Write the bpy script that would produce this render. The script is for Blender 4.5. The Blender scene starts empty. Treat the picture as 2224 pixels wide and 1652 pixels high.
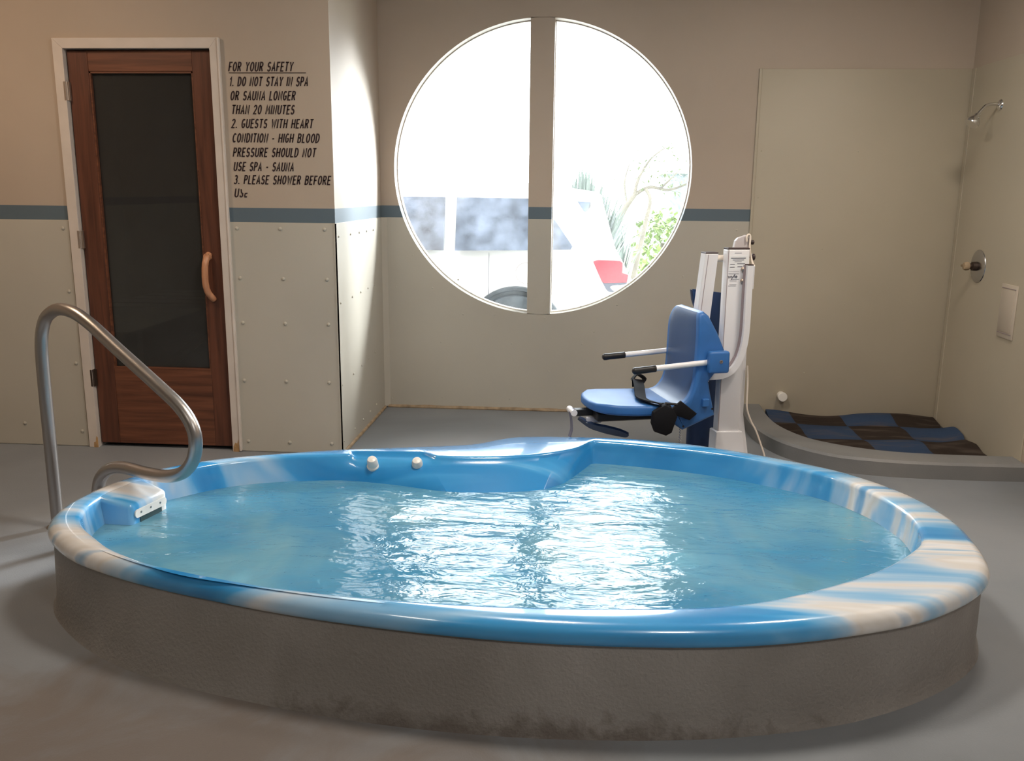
import bpy, bmesh, math, random
from mathutils import Vector, Matrix, noise
C = bpy.context.scene.collection
R = random.Random(7)
PI = math.pi

# ------------------------------------------------------------------ materials
def mat(name):
    m = bpy.data.materials.new(name); m.use_nodes = True
    nt = m.node_tree; b = nt.nodes['Principled BSDF']
    return m, nt, b
def simple(name, col, rough=.5, metal=0, spec=.5, bump=0, bscale=200, var=0, vscale=6):
    m, nt, b = mat(name)
    b.inputs['Base Color'].default_value = (*col, 1)
    b.inputs['Roughness'].default_value = rough
    b.inputs['Metallic'].default_value = metal
    b.inputs['Specular IOR Level'].default_value = spec
    tc = nt.nodes.new('ShaderNodeTexCoord')
    if var:
        n = nt.nodes.new('ShaderNodeTexNoise'); n.inputs['Scale'].default_value = vscale; n.inputs['Detail'].default_value = 5
        nt.links.new(tc.outputs['Object'], n.inputs['Vector'])
        r = nt.nodes.new('ShaderNodeValToRGB')
        r.color_ramp.elements[0].position = .3; r.color_ramp.elements[1].position = .7
        r.color_ramp.elements[0].color = (*[c * (1 - var) for c in col], 1)
        r.color_ramp.elements[1].color = (*[min(1, c * (1 + var)) for c in col], 1)
        nt.links.new(n.outputs['Fac'], r.inputs['Fac']); nt.links.new(r.outputs['Color'], b.inputs['Base Color'])
    if bump:
        n = nt.nodes.new('ShaderNodeTexNoise'); n.inputs['Scale'].default_value = bscale; n.inputs['Detail'].default_value = 3
        nt.links.new(tc.outputs['Object'], n.inputs['Vector'])
        bp = nt.nodes.new('ShaderNodeBump'); bp.inputs['Strength'].default_value = bump; bp.inputs['Distance'].default_value = .002
        nt.links.new(n.outputs['Fac'], bp.inputs['Height']); nt.links.new(bp.outputs['Normal'], b.inputs['Normal'])
    return m

def wall_mat(name, upper, lower, stripe, z0, z1):
    """painted wall: upper colour, blue band between z0 and z1, lower board colour"""
    m, nt, b = mat(name); N, L = nt.nodes, nt.links
    g = N.new('ShaderNodeNewGeometry'); s = N.new('ShaderNodeSeparateXYZ'); L.new(g.outputs['Position'], s.inputs[0])
    n = N.new('ShaderNodeTexNoise'); n.inputs['Scale'].default_value = 1.3; n.inputs['Detail'].default_value = 6
    L.new(g.outputs['Position'], n.inputs['Vector'])
    def gt(v):
        q = N.new('ShaderNodeMath'); q.operation = 'GREATER_THAN'; q.inputs[1].default_value = v
        L.new(s.outputs['Z'], q.inputs[0]); return q.outputs[0]
    def mix(f, a, c):
        x = N.new('ShaderNodeMix'); x.data_type = 'RGBA'
        if isinstance(f, float): x.inputs[0].default_value = f
        else: L.new(f, x.inputs[0])
        for i, v in ((6, a), (7, c)):
            if isinstance(v, tuple): x.inputs[i].default_value = (*v, 1)
            else: L.new(v, x.inputs[i])
        return x
    a = mix(gt(z0), lower, stripe); c = mix(gt(z1), a.outputs[2], upper)
    v = N.new('ShaderNodeMapRange'); v.inputs[1].default_value = .3; v.inputs[2].default_value = .7
    v.inputs[3].default_value = .93; v.inputs[4].default_value = 1.05; L.new(n.outputs['Fac'], v.inputs[0])
    mm = mix(1.0, c.outputs[2], (1, 1, 1)); mm.blend_type = 'MULTIPLY'
    L.new(v.outputs[0], mm.inputs[7]); L.new(mm.outputs[2], b.inputs['Base Color'])
    b.inputs['Roughness'].default_value = .55
    f = N.new('ShaderNodeTexNoise'); f.inputs['Scale'].default_value = 260; f.inputs['Detail'].default_value = 2
    L.new(g.outputs['Position'], f.inputs['Vector'])
    bp = N.new('ShaderNodeBump'); bp.inputs['Strength'].default_value = .12; bp.inputs['Distance'].default_value = .001
    L.new(f.outputs['Fac'], bp.inputs['Height']); L.new(bp.outputs['Normal'], b.inputs['Normal'])
    return m

UPPER = (.45, .37, .295); LOWER = (.47, .44, .375); STRIPE = (.105, .145, .175)
M = {}
M['wall'] = wall_mat('wall_paint', UPPER, LOWER, STRIPE, 1.208, 1.2796)
M['board'] = simple('frp_board', LOWER, .38, bump=.10, bscale=220, var=.04, vscale=1.7)
M['shower'] = simple('shower_board', (.46, .405, .31), .5, bump=.08, bscale=220, var=.05, vscale=1.4)
M['ceiling'] = simple('ceiling_paint', (.6, .55, .48), .8)
M['trim'] = simple('white_trim', (.62, .55, .49), .45, var=.05, vscale=9)
M['bead'] = simple('sealant', (.33, .24, .15), .7, var=.35, vscale=22)
M['chrome'] = simple('chrome', (.75, .75, .76), .12, 1)
M['steel'] = simple('rail_steel', (.43, .405, .39), .34, 1, bump=.05, bscale=300)
M['hinge'] = simple('hinge_brass', (.45, .37, .31), .4, .8)
M['dhinge'] = simple('hinge_dark', (.06, .04, .03), .5, .5)
M['black'] = simple('black_rubber', (.012, .011, .012), .42, bump=.1, bscale=400)
M['webbing'] = simple('black_webbing', (.006, .006, .008), .75, spec=.25, bump=.4, bscale=900)
M['navy'] = simple('navy_vinyl', (.012, .035, .10), .38, spec=.4)
M['blue'] = simple('blue_plastic', (.035, .15, .42), .42, var=.1, vscale=8)
M['seatblue'] = simple('seat_plastic', (.034, .088, .22), .36, bump=.15, bscale=500)
M['lift'] = simple('white_powder_coat', (.78, .77, .79), .28, var=.02)
M['ltrim'] = simple('mauve_groove', (.30, .24, .25), .5)
M['sticker'] = simple('sticker_paper', (.82, .83, .84), .4)
M['ink'] = simple('grey_ink', (.12, .12, .15), .6)
M['inkl'] = simple('pale_ink', (.38, .38, .42), .6)
M['letters'] = simple('letter_vinyl', (.018, .006, .009), .55)
M['cream'] = simple('cream_cord', (.80, .70, .60), .6)
M['white'] = simple('white_plastic', (.80, .77, .72), .3)
M['dark'] = simple('dark_slot', (.015, .05, .055), .6)
M['screw'] = simple('screw_steel', (.35, .35, .34), .35, .9)
M['saunawood'] = simple('sauna_cedar', (.11, .085, .07), .7, var=.2)
M['rubbertrack'] = simple('dark_brown_cap', (.045, .025, .025), .5)

def wood(name, c0, c1, axis):
    m, nt, b = mat(name); N, L = nt.nodes, nt.links
    tc = N.new('ShaderNodeTexCoord'); mp = N.new('ShaderNodeMapping')
    sc = [28, 28, 28]; sc[axis] = 1.6; mp.inputs['Scale'].default_value = sc
    L.new(tc.outputs['Object'], mp.inputs[0])
    n = N.new('ShaderNodeTexNoise'); n.inputs['Scale'].default_value = 1.6; n.inputs['Detail'].default_value = 7; n.inputs['Distortion'].default_value = .6
    L.new(mp.outputs[0], n.inputs['Vector'])
    r = N.new('ShaderNodeValToRGB'); r.color_ramp.elements[0].position = .28; r.color_ramp.elements[1].position = .72
    r.color_ramp.elements[0].color = (*c0, 1); r.color_ramp.elements[1].color = (*c1, 1)
    L.new(n.outputs['Fac'], r.inputs['Fac']); L.new(r.outputs['Color'], b.inputs['Base Color'])
    b.inputs['Roughness'].default_value = .42
    return m
M['stile'] = wood('stained_wood_vertical', (.06, .021, .012), (.145, .05, .026), 2)
M['rail'] = wood('stained_wood_horizontal', (.075, .026, .014), (.20, .072, .035), 0)
M['handle'] = wood('peeled_branch', (.40, .17, .08), (.62, .31, .17), 2)

def floor_mat(name, cols, bump, scale=1.1, stain=None):
    m, nt, b = mat(name); N, L = nt.nodes, nt.links
    g = N.new('ShaderNodeNewGeometry')
    n = N.new('ShaderNodeTexNoise'); n.inputs['Scale'].default_value = scale; n.inputs['Detail'].default_value = 7; n.inputs['Distortion'].default_value = .5
    L.new(g.outputs['Position'], n.inputs['Vector'])
    r = N.new('ShaderNodeValToRGB'); e = r.color_ramp.elements
    e[0].position = .32; e[1].position = .68; e[0].color = (*cols[0], 1); e[1].color = (*cols[2], 1)
    k = e.new(.5); k.color = (*cols[1], 1)
    L.new(n.outputs['Fac'], r.inputs['Fac']); L.new(r.outputs['Color'], b.inputs['Base Color'])
    b.inputs['Roughness'].default_value = .5; b.inputs['Specular IOR Level'].default_value = .35
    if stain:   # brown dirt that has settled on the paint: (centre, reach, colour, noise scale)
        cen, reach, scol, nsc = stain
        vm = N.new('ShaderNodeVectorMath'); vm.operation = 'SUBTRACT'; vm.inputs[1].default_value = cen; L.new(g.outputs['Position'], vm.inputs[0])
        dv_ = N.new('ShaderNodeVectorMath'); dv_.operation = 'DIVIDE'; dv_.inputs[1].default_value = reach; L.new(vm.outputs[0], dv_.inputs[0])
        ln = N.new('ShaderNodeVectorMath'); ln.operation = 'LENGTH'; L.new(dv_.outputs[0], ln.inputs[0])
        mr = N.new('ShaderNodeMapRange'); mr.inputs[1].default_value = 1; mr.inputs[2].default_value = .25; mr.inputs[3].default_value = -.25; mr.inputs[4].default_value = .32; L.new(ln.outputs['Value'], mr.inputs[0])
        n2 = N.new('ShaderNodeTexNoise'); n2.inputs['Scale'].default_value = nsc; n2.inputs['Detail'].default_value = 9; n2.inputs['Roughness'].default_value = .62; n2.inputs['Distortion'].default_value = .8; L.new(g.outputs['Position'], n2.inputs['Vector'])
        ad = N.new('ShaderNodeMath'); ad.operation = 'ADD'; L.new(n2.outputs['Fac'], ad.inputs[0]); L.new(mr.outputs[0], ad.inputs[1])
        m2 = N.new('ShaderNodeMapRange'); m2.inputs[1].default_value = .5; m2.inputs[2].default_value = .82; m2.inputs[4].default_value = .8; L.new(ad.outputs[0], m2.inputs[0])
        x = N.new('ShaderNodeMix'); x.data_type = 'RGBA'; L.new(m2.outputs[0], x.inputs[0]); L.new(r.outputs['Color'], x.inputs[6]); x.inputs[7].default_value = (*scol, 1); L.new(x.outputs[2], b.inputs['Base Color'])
    f = N.new('ShaderNodeTexNoise'); f.inputs['Scale'].default_value = 190 if bump < .5 else 95; f.inputs['Detail'].default_value = 4
    L.new(g.outputs['Position'], f.inputs['Vector'])
    bp = N.new('ShaderNodeBump'); bp.inputs['Strength'].default_value = bump; bp.inputs['Distance'].default_value = .003
    L.new(f.outputs['Fac'], bp.inputs['Height']); L.new(bp.outputs['Normal'], b.inputs['Normal'])
    return m
M['floor'] = floor_mat('painted_concrete_floor', ((.165, .176, .188), (.215, .229, .245), (.26, .27, .28)), .25, .9, ((-1.0, 1.75, 0), (1.9, 1.1, 1), (.14, .112, .092), 2.2))
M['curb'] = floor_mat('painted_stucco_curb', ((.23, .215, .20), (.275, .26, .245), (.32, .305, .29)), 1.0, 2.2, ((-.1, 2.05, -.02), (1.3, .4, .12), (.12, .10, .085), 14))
M['scurb'] = floor_mat('painted_shower_curb', ((.16, .16, .16), (.20, .20, .20), (.23, .225, .22)), .35, 2.5)

def gelcoat():
    """blue, white and tan swirl moulded into the fibreglass: streaks run along the length of the tub"""
    m, nt, b = mat('marbled_gelcoat'); N, L = nt.nodes, nt.links
    g = N.new('ShaderNodeNewGeometry'); mp = N.new('ShaderNodeMapping'); mp.inputs['Scale'].default_value = (.36, 3.9, .9)
    mp.inputs['Rotation'].default_value = (0, 0, .10); mp.inputs['Location'].default_value = (8.8, 4.4, 1.2); L.new(g.outputs['Position'], mp.inputs[0])
    w = N.new('ShaderNodeTexNoise'); w.inputs['Scale'].default_value = .75; w.inputs['Detail'].default_value = 2; L.new(mp.outputs[0], w.inputs['Vector'])
    n = N.new('ShaderNodeTexNoise'); n.inputs['Scale'].default_value = 1.45; n.inputs['Detail'].default_value = 3.5; n.inputs['Roughness'].default_value = .55; n.inputs['Distortion'].default_value = .35
    L.new(mp.outputs[0], n.inputs['Vector'])
    # the ends of the tub took more white than the middle when the shell was sprayed
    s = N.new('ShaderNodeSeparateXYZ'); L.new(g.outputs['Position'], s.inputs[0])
    a = N.new('ShaderNodeMath'); a.operation = 'ADD'; a.inputs[1].default_value = .32; L.new(s.outputs['X'], a.inputs[0])
    ab = N.new('ShaderNodeMath'); ab.operation = 'ABSOLUTE'; L.new(a.outputs[0], ab.inputs[0])
    mr = N.new('ShaderNodeMapRange'); mr.inputs[1].default_value = .7; mr.inputs[2].default_value = 1.45; mr.inputs[3].default_value = -.10; mr.inputs[4].default_value = .09
    L.new(ab.outputs[0], mr.inputs[0])
    fy = N.new('ShaderNodeMapRange'); fy.inputs[1].default_value = 2.75; fy.inputs[2].default_value = 2.2; fy.inputs[3].default_value = 0; fy.inputs[4].default_value = .085  # front half painted paler, standing in for ceiling sheen on the rim
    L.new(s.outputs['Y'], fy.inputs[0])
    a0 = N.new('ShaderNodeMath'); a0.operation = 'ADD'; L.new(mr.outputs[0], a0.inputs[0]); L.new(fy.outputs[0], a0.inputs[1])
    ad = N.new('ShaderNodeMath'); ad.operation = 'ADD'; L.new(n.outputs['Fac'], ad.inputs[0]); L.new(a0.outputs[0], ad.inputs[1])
    r = N.new('ShaderNodeValToRGB'); e = r.color_ramp.elements
    e[0].position = .37; e[0].color = (.018, .24, .58, 1); e[1].position = .82; e[1].color = (.08, .32, .62, 1)
    for p, c in ((.46, (.05, .33, .68)), (.495, (.15, .43, .74)), (.56, (.34, .56, .78)), (.615, (.66, .70, .74)), (.65, (.70, .675, .64)), (.70, (.82, .82, .82)), (.755, (.30, .50, .72))):
        k = e.new(p); k.color = (*c, 1)
    L.new(ad.outputs[0], r.inputs['Fac']); L.new(r.outputs['Color'], b.inputs['Base Color'])
    b.inputs['Roughness'].default_value = .25; b.inputs['Coat Weight'].default_value = 1; b.inputs['Coat Roughness'].default_value = .05
    return m
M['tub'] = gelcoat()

def water_mat():
    m = bpy.data.materials.new('spa_water'); m.use_nodes = True; nt = m.node_tree; N, L = nt.nodes, nt.links
    N.clear(); out = N.new('ShaderNodeOutputMaterial')
    g = N.new('ShaderNodeNewGeometry'); hs = []
    def layer(sx, sy, sc, det, dist, wgt, off):
        mp = N.new('ShaderNodeMapping'); mp.inputs['Scale'].default_value = (sx, sy, 1); mp.inputs['Location'].default_value = (off, off * .7, 0)
        L.new(g.outputs['Position'], mp.inputs[0])
        n = N.new('ShaderNodeTexNoise'); n.inputs['Scale'].default_value = sc; n.inputs['Detail'].default_value = det; n.inputs['Distortion'].default_value = dist
        L.new(mp.outputs[0], n.inputs['Vector'])
        q = N.new('ShaderNodeMath'); q.operation = 'MULTIPLY'; q.inputs[1].default_value = wgt; L.new(n.outputs['Fac'], q.inputs[0]); hs.append(q.outputs[0])
    layer(.8, 1.5, 3.2, 2, .6, 1.0, 0); layer(.7, 1.6, 9, 3, 1.2, .42, 3); layer(.8, 1.3, 30, 2, .8, .085, 7)
    s = hs[0]
    for h in hs[1:]:
        q = N.new('ShaderNodeMath'); q.operation = 'ADD'; L.new(s, q.inputs[0]); L.new(h, q.inputs[1]); s = q.outputs[0]
    bp = N.new('ShaderNodeBump'); bp.inputs['Strength'].default_value = 1; bp.inputs['Distance'].default_value = .0155; L.new(s, bp.inputs['Height'])
    tr = N.new('ShaderNodeBsdfTransparent'); tr.inputs[0].default_value = (.55, .83, .88, 1)
    di = N.new('ShaderNodeBsdfDiffuse'); di.inputs[0].default_value = (.15, .45, .63, 1)
    gl = N.new('ShaderNodeBsdfGlossy'); gl.inputs['Roughness'].default_value = .02; gl.inputs[0].default_value = (1, 1, 1, 1)
    L.new(bp.outputs[0], gl.inputs['Normal'])
    fr = N.new('ShaderNodeFresnel'); fr.inputs[0].default_value = 1.33; L.new(bp.outputs[0], fr.inputs['Normal'])
    mk = N.new('ShaderNodeTexNoise'); mk.inputs['Scale'].default_value = 1.6; mk.inputs['Detail'].default_value = 4; mk.inputs['Distortion'].default_value = 1.2; L.new(g.outputs['Position'], mk.inputs['Vector'])
    mc = N.new('ShaderNodeValToRGB'); mc.color_ramp.elements[0].position = .36; mc.color_ramp.elements[0].color = (.10, .39, .62, 1); mc.color_ramp.elements[1].position = .66; mc.color_ramp.elements[1].color = (.24, .53, .64, 1)  # paler patches: milky water, plus caustic light put into the colour
    L.new(mk.outputs['Fac'], mc.inputs['Fac']); L.new(mc.outputs['Color'], di.inputs[0])
    m1 = N.new('ShaderNodeMixShader'); m1.inputs[0].default_value = .55; L.new(tr.outputs[0], m1.inputs[1]); L.new(di.outputs[0], m1.inputs[2])
    m2 = N.new('ShaderNodeMixShader'); L.new(fr.outputs[0], m2.inputs[0]); L.new(m1.outputs[0], m2.inputs[1]); L.new(gl.outputs[0], m2.inputs[2])
    L.new(m2.outputs[0], out.inputs[0]); return m
M['water'] = water_mat()

def pane_mat(name, tint, gloss_ior, veil, veilcol, haze_bsdf='ShaderNodeBsdfTranslucent'):
    m = bpy.data.materials.new(name); m.use_nodes = True; nt = m.node_tree; N, L = nt.nodes, nt.links
    N.clear(); out = N.new('ShaderNodeOutputMaterial')
    tr = N.new('ShaderNodeBsdfTransparent'); tr.inputs[0].default_value = (*tint, 1)
    tl = N.new(haze_bsdf); tl.inputs[0].default_value = (*veilcol, 1)
    gl = N.new('ShaderNodeBsdfGlossy'); gl.inputs['Roughness'].default_value = .015
    fr = N.new('ShaderNodeFresnel'); fr.inputs[0].default_value = gloss_ior
    m1 = N.new('ShaderNodeMixShader'); m1.inputs[0].default_value = veil; L.new(tr.outputs[0], m1.inputs[1]); L.new(tl.outputs[0], m1.inputs[2])
    m2 = N.new('ShaderNodeMixShader'); L.new(fr.outputs[0], m2.inputs[0]); L.new(m1.outputs[0], m2.inputs[1]); L.new(gl.outputs[0], m2.inputs[2])
    L.new(m2.outputs[0], out.inputs[0]); return m
M['pane'] = pane_mat('hazed_window_glass', (.97, .98, .98), 1.3, .010, (.9, .93, .95))  # pale veil added to imitate glare haze over the outside view
M['dpane'] = pane_mat('door_glass', (.6, .6, .58), 1.5, .055, (.5, .49, .47), 'ShaderNodeBsdfDiffuse')  # pale diffuse veil imitates the room's reflection hazing the glass

def mat_checker():
    m, nt, b = mat('carpet_tiles'); N, L = nt.nodes, nt.links
    g = N.new('ShaderNodeNewGeometry'); mp = N.new('ShaderNodeMapping'); mp.inputs['Location'].default_value = (-1.03, -4.66, .05)
    L.new(g.outputs['Position'], mp.inputs[0])
    s = N.new('ShaderNodeSeparateXYZ'); L.new(mp.outputs[0], s.inputs[0]); cb = N.new('ShaderNodeCombineXYZ')
    L.new(s.outputs[0], cb.inputs[0]); L.new(s.outputs[1], cb.inputs[1])
    cb.inputs[2].default_value = .5
    ck = N.new('ShaderNodeTexChecker'); ck.inputs['Scale'].default_value = 1 / .30
    ck.inputs[2].default_value = (.036, .027, .022, 1); ck.inputs[1].default_value = (.038, .062, .115, 1); L.new(cb.outputs[0], ck.inputs[0])
    mp2 = N.new('ShaderNodeMapping'); mp2.inputs['Scale'].default_value = (1.2, 5, 1); L.new(g.outputs['Position'], mp2.inputs[0])
    n = N.new('ShaderNodeTexNoise'); n.inputs['Scale'].default_value = 3; n.inputs['Detail'].default_value = 8; L.new(mp2.outputs[0], n.inputs['Vector'])
    r = N.new('ShaderNodeMapRange'); r.inputs[1].default_value = .5; r.inputs[2].default_value = .8; r.inputs[4].default_value = .75; L.new(n.outputs['Fac'], r.inputs[0])
    x = N.new('ShaderNodeMix'); x.data_type = 'RGBA'; L.new(r.outputs[0], x.inputs[0]); L.new(ck.outputs[0], x.inputs[6]); x.inputs[7].default_value = (.13, .10, .085, 1)
    L.new(x.outputs[2], b.inputs['Base Color']); b.inputs['Roughness'].default_value = .95; b.inputs['Specular IOR Level'].default_value = .1
    f = N.new('ShaderNodeTexNoise'); f.inputs['Scale'].default_value = 240; L.new(g.outputs['Position'], f.inputs['Vector'])
    bp = N.new('ShaderNodeBump'); bp.inputs['Strength'].default_value = .7; bp.inputs['Distance'].default_value = .004; L.new(f.outputs['Fac'], bp.inputs['Height']); L.new(bp.outputs[0], b.inputs['Normal'])
    return m
M['mat'] = mat_checker()
M['carpaint'] = simple('white_car_paint', (.80, .81, .82), .25)
M['carglass'] = simple('car_glass_painted_reflection', (.13, .155, .205), .08, var=.55, vscale=9)  # bluish blotches in the colour imitate reflections in the car windows
M['tail'] = simple('red_tail_lamp', (.27, .042, .062), .2)
M['tailgrey'] = simple('smoked_lamp_base', (.075, .085, .12), .3)
M['tyre'] = simple('tyre_rubber', (.05, .06, .07), .7, var=.5, vscale=14)
M['alloy'] = simple('alloy_rim', (.6, .6, .62), .3, .6)
M['asphalt'] = simple('pale_concrete_lot', (.42, .42, .41), .9, var=.1)
M['lawn'] = simple('lawn_grass', (.30, .36, .16), .9, var=.2, vscale=3)
M['flax'] = simple('flax_leaf', (.085, .105, .085), .5, var=.25, vscale=9)
M['bark'] = simple('pale_bark', (.10, .085, .06), .8, var=.25, vscale=12)
M['leaf'] = simple('pale_leaf', (.10, .125, .05), .6, var=.3, vscale=8)
M['hedge'] = simple('hedge_leaf', (.17, .23, .07), .7, var=.45, vscale=10)
M['shed'] = simple('grey_shingle', (.12, .135, .16), .8, var=.35, vscale=16)

# ------------------------------------------------------------------ mesh builder
def frame(d):
    d = d.normalized(); a = Vector((0, 0, 1)) if abs(d.z) < .9 else Vector((1, 0, 0))
    x = a.cross(d).normalized(); return x, d.cross(x).normalized()
class MB:
    def __init__(s): s.bm = bmesh.new()
    def box(s, a, b, bev=0, seg=2):
        lo = [min(p, q) for p, q in zip(a, b)]; hi = [max(p, q) for p, q in zip(a, b)]
        mtx = Matrix.Translation([(p + q) / 2 for p, q in zip(lo, hi)]) @ Matrix.Diagonal([q - p for p, q in zip(lo, hi)] + [1])
        r = bmesh.ops.create_cube(s.bm, size=1, matrix=mtx)
        if bev:
            es = list({e for v in r['verts'] for e in v.link_edges})
            bmesh.ops.bevel(s.bm, geom=es, offset=bev, segments=seg, affect='EDGES', profile=.5)
        return s
    def prism(s, poly, axis, a, b, bev=0, seg=2, capbev=True):
        """extrude a closed polygon; poly lists the two other coordinates in xyz order"""
        def P(p, w):
            l = list(p); l.insert(axis, w); return l
        v0 = [s.bm.verts.new(P(p, a)) for p in poly]; v1 = [s.bm.verts.new(P(p, b)) for p in poly]
        n = len(poly); fs = [s.bm.faces.new(v0), s.bm.faces.new(v1[::-1])]
        for i in range(n): fs.append(s.bm.faces.new((v0[i], v1[i], v1[(i + 1) % n], v0[(i + 1) % n])))
        bmesh.ops.recalc_face_normals(s.bm, faces=fs)
        if bev:
            es = [e for f in fs[:2] for e in f.edges]
            bmesh.ops.bevel(s.bm, geom=list(set(es)), offset=bev, segments=seg, affect='EDGES', profile=.5)
        return s
    def tube(s, pts, r, n=12, cap=True, closed=False):
        pts = [Vector(p) for p in pts]; m = len(pts); rr = r if hasattr(r, '__len__') else [r] * m
        rings = []; x = None
        for i, p in enumerate(pts):
            if closed: d = pts[(i + 1) % m] - pts[i - 1]
            else: d = pts[min(i + 1, m - 1)] - pts[max(i - 1, 0)]
            if d.length < 1e-9: d = Vector((0, 0, 1))
            d.normalize()
            if x is None: x, y = frame(d)
            else:
                x = (x - d * x.dot(d)); x = x.normalized() if x.length > 1e-6 else frame(d)[0]; y = d.cross(x)
            rings.append([s.bm.verts.new(p + (x * math.cos(t) + y * math.sin(t)) * rr[i]) for t in [2 * PI * k / n for k in range(n)]])
        for i in range(m if closed else m - 1):
            A, B = rings[i], rings[(i + 1) % m]
            for k in range(n): s.bm.faces.new((A[k], A[(k + 1) % n], B[(k + 1) % n], B[k]))
        if cap and not closed: s.bm.faces.new(rings[0][::-1]); s.bm.faces.new(rings[-1])
        return s
    def ribbon(s, pts, ups, w, t):
        """flat strap: width w along ups, thickness t"""
        pts = [Vector(p) for p in pts]; m = len(pts); ws = w if hasattr(w, '__len__') else [w] * m; rings = []
        for i, p in enumerate(pts):
            d = (pts[min(i + 1, m - 1)] - pts[max(i - 1, 0)]).normalized(); u = Vector(ups[i] if isinstance(ups, list) else ups)
            u = (u - d * u.dot(d)).normalized(); n = d.cross(u)
            rings.append([s.bm.verts.new(p + u * a * ws[i] / 2 + n * b * t / 2) for a, b in ((-1, -1), (1, -1), (1, 1), (-1, 1))])
        for A, B in zip(rings, rings[1:]):
            for k in range(4): s.bm.faces.new((A[k], A[(k + 1) % 4], B[(k + 1) % 4], B[k]))
        s.bm.faces.new(rings[0][::-1]); s.bm.faces.new(rings[-1]); return s
    def lathe(s, prof, o, d, n=24):
        """prof: (radius, distance along d)"""
        o = Vector(o); d = Vector(d).normalized(); x, y = frame(d); rings = []
        for r, h in prof:
            r = max(r, 1e-4)
            rings.append([s.bm.verts.new(o + d * h + (x * math.cos(t) + y * math.sin(t)) * r) for t in [2 * PI * k / n for k in range(n)]])
        for A, B in zip(rings, rings[1:]):
            for k in range(n): s.bm.faces.new((A[k], A[(k + 1) % n], B[(k + 1) % n], B[k]))
        s.bm.faces.new(rings[0][::-1]); s.bm.faces.new(rings[-1]); return s
    def rings(s, rs, closed=True, capfirst=False, caplast=False):
        vr = [[s.bm.verts.new(p) for p in r] for r in rs]; n = len(vr[0])
        for A, B in zip(vr, vr[1:]):
            for k in range(n if closed else n - 1): s.bm.faces.new((A[k], A[(k + 1) % n], B[(k + 1) % n], B[k]))
        if capfirst: s.bm.faces.new(vr[0][::-1])
        if caplast: s.bm.faces.new(vr[-1])
        return s
    def build(s, name, m, parent=None, smooth=None):
        bmesh.ops.recalc_face_normals(s.bm, faces=s.bm.faces)
        me = bpy.data.meshes.new(name); s.bm.to_mesh(me); s.bm.free()
        me.materials.append(M[m] if isinstance(m, str) else m)
        if smooth:
            me.polygons.foreach_set('use_smooth', [True] * len(me.polygons)); me.set_sharp_from_angle(angle=math.radians(smooth))
        o = bpy.data.objects.new(name, me); C.objects.link(o)
        if parent: o.parent = parent
        return o
def tag(o, label, cat, group=None, kind=None):
    o['label'] = label; o['category'] = cat
    if group: o['group'] = group
    if kind: o['kind'] = kind
    return o
def struct(o, label=None, cat=None):
    o['kind'] = 'structure'
    if label: o['label'] = label
    if cat: o['category'] = cat
    return o
def empty(name, loc=(0, 0, 0), rz=0):
    o = bpy.data.objects.new(name, None); C.objects.link(o); o.location = loc; o.rotation_euler = (0, 0, rz); o.empty_display_size = .1
    return o
def spline(pts, closed=False, k=8):
    n = len(pts); out = []; V = [Vector(p) for p in pts]
    for i in range(n if closed else n - 1):
        if closed: a, b, c, d = V[i - 1], V[i], V[(i + 1) % n], V[(i + 2) % n]
        else: a, b, c, d = V[max(i - 1, 0)], V[i], V[i + 1], V[min(i + 2, n - 1)]
        for j in range(k):
            t = j / k
            out.append(.5 * ((2 * b) + (c - a) * t + (2 * a - 5 * b + 4 * c - d) * t * t + (3 * b - a - 3 * c + d) * t ** 3))
    if not closed: out.append(V[-1])
    return out
def bendpath(pts, rad, k=8, cl=.49):
    """polyline with rounded corners"""
    V = [Vector(p) for p in pts]; out = [V[0]]
    for i in range(1, len(V) - 1):
        a, b, c = V[i - 1], V[i], V[i + 1]; r = rad[i] if hasattr(rad, '__len__') else rad
        d1 = (a - b).normalized(); d2 = (c - b).normalized(); ang = d1.angle(d2); tl = min(r / math.tan(ang / 2), (a - b).length * cl, (c - b).length * cl)
        p1 = b + d1 * tl; p2 = b + d2 * tl
        for j in range(k + 1):
            t = j / k; out.append(p1 * (1 - t) ** 2 + b * 2 * t * (1 - t) + p2 * t * t)
    out.append(V[-1]); return out

# ------------------------------------------------------------------ room
YL, YB, XC, XR, XL, YF, ZC = 4.436, 5.498, -1.225, 2.2215, -4.3, -2.6, 2.8
WT = .17   # wall thickness

# tub outlines, used for the hole in the floor too
CX, CY = -.2, 2.95
RIM_OUT = [(-1.637, 2.526), (-1.725, 2.63), (-1.762, 2.74), (-1.765, 2.86), (-1.742, 3.0), (-1.70, 3.10), (-1.63, 3.22), (-1.49, 3.345), (-1.307, 3.438), (-.99, 3.556), (-.7, 3.63), (-.493, 3.685),
           (-.41, 3.725), (-.335, 3.79), (-.263, 3.836), (-.14, 3.858), (0, 3.866), (.14, 3.868), (.295, 3.857), (.55, 3.79), (.769, 3.681), (1.034, 3.505), (1.17, 3.35), (1.256, 3.188), (1.298, 3.03), (1.307, 2.874),
           (1.275, 2.64), (1.212, 2.501), (1.089, 2.375), (.927, 2.263), (.703, 2.169), (.5, 2.112), (.308, 2.082), (.07, 2.068), (-.16, 2.072), (-.41, 2.096), (-.67, 2.139), (-.912, 2.197), (-1.235, 2.298), (-1.496, 2.418)]
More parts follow.
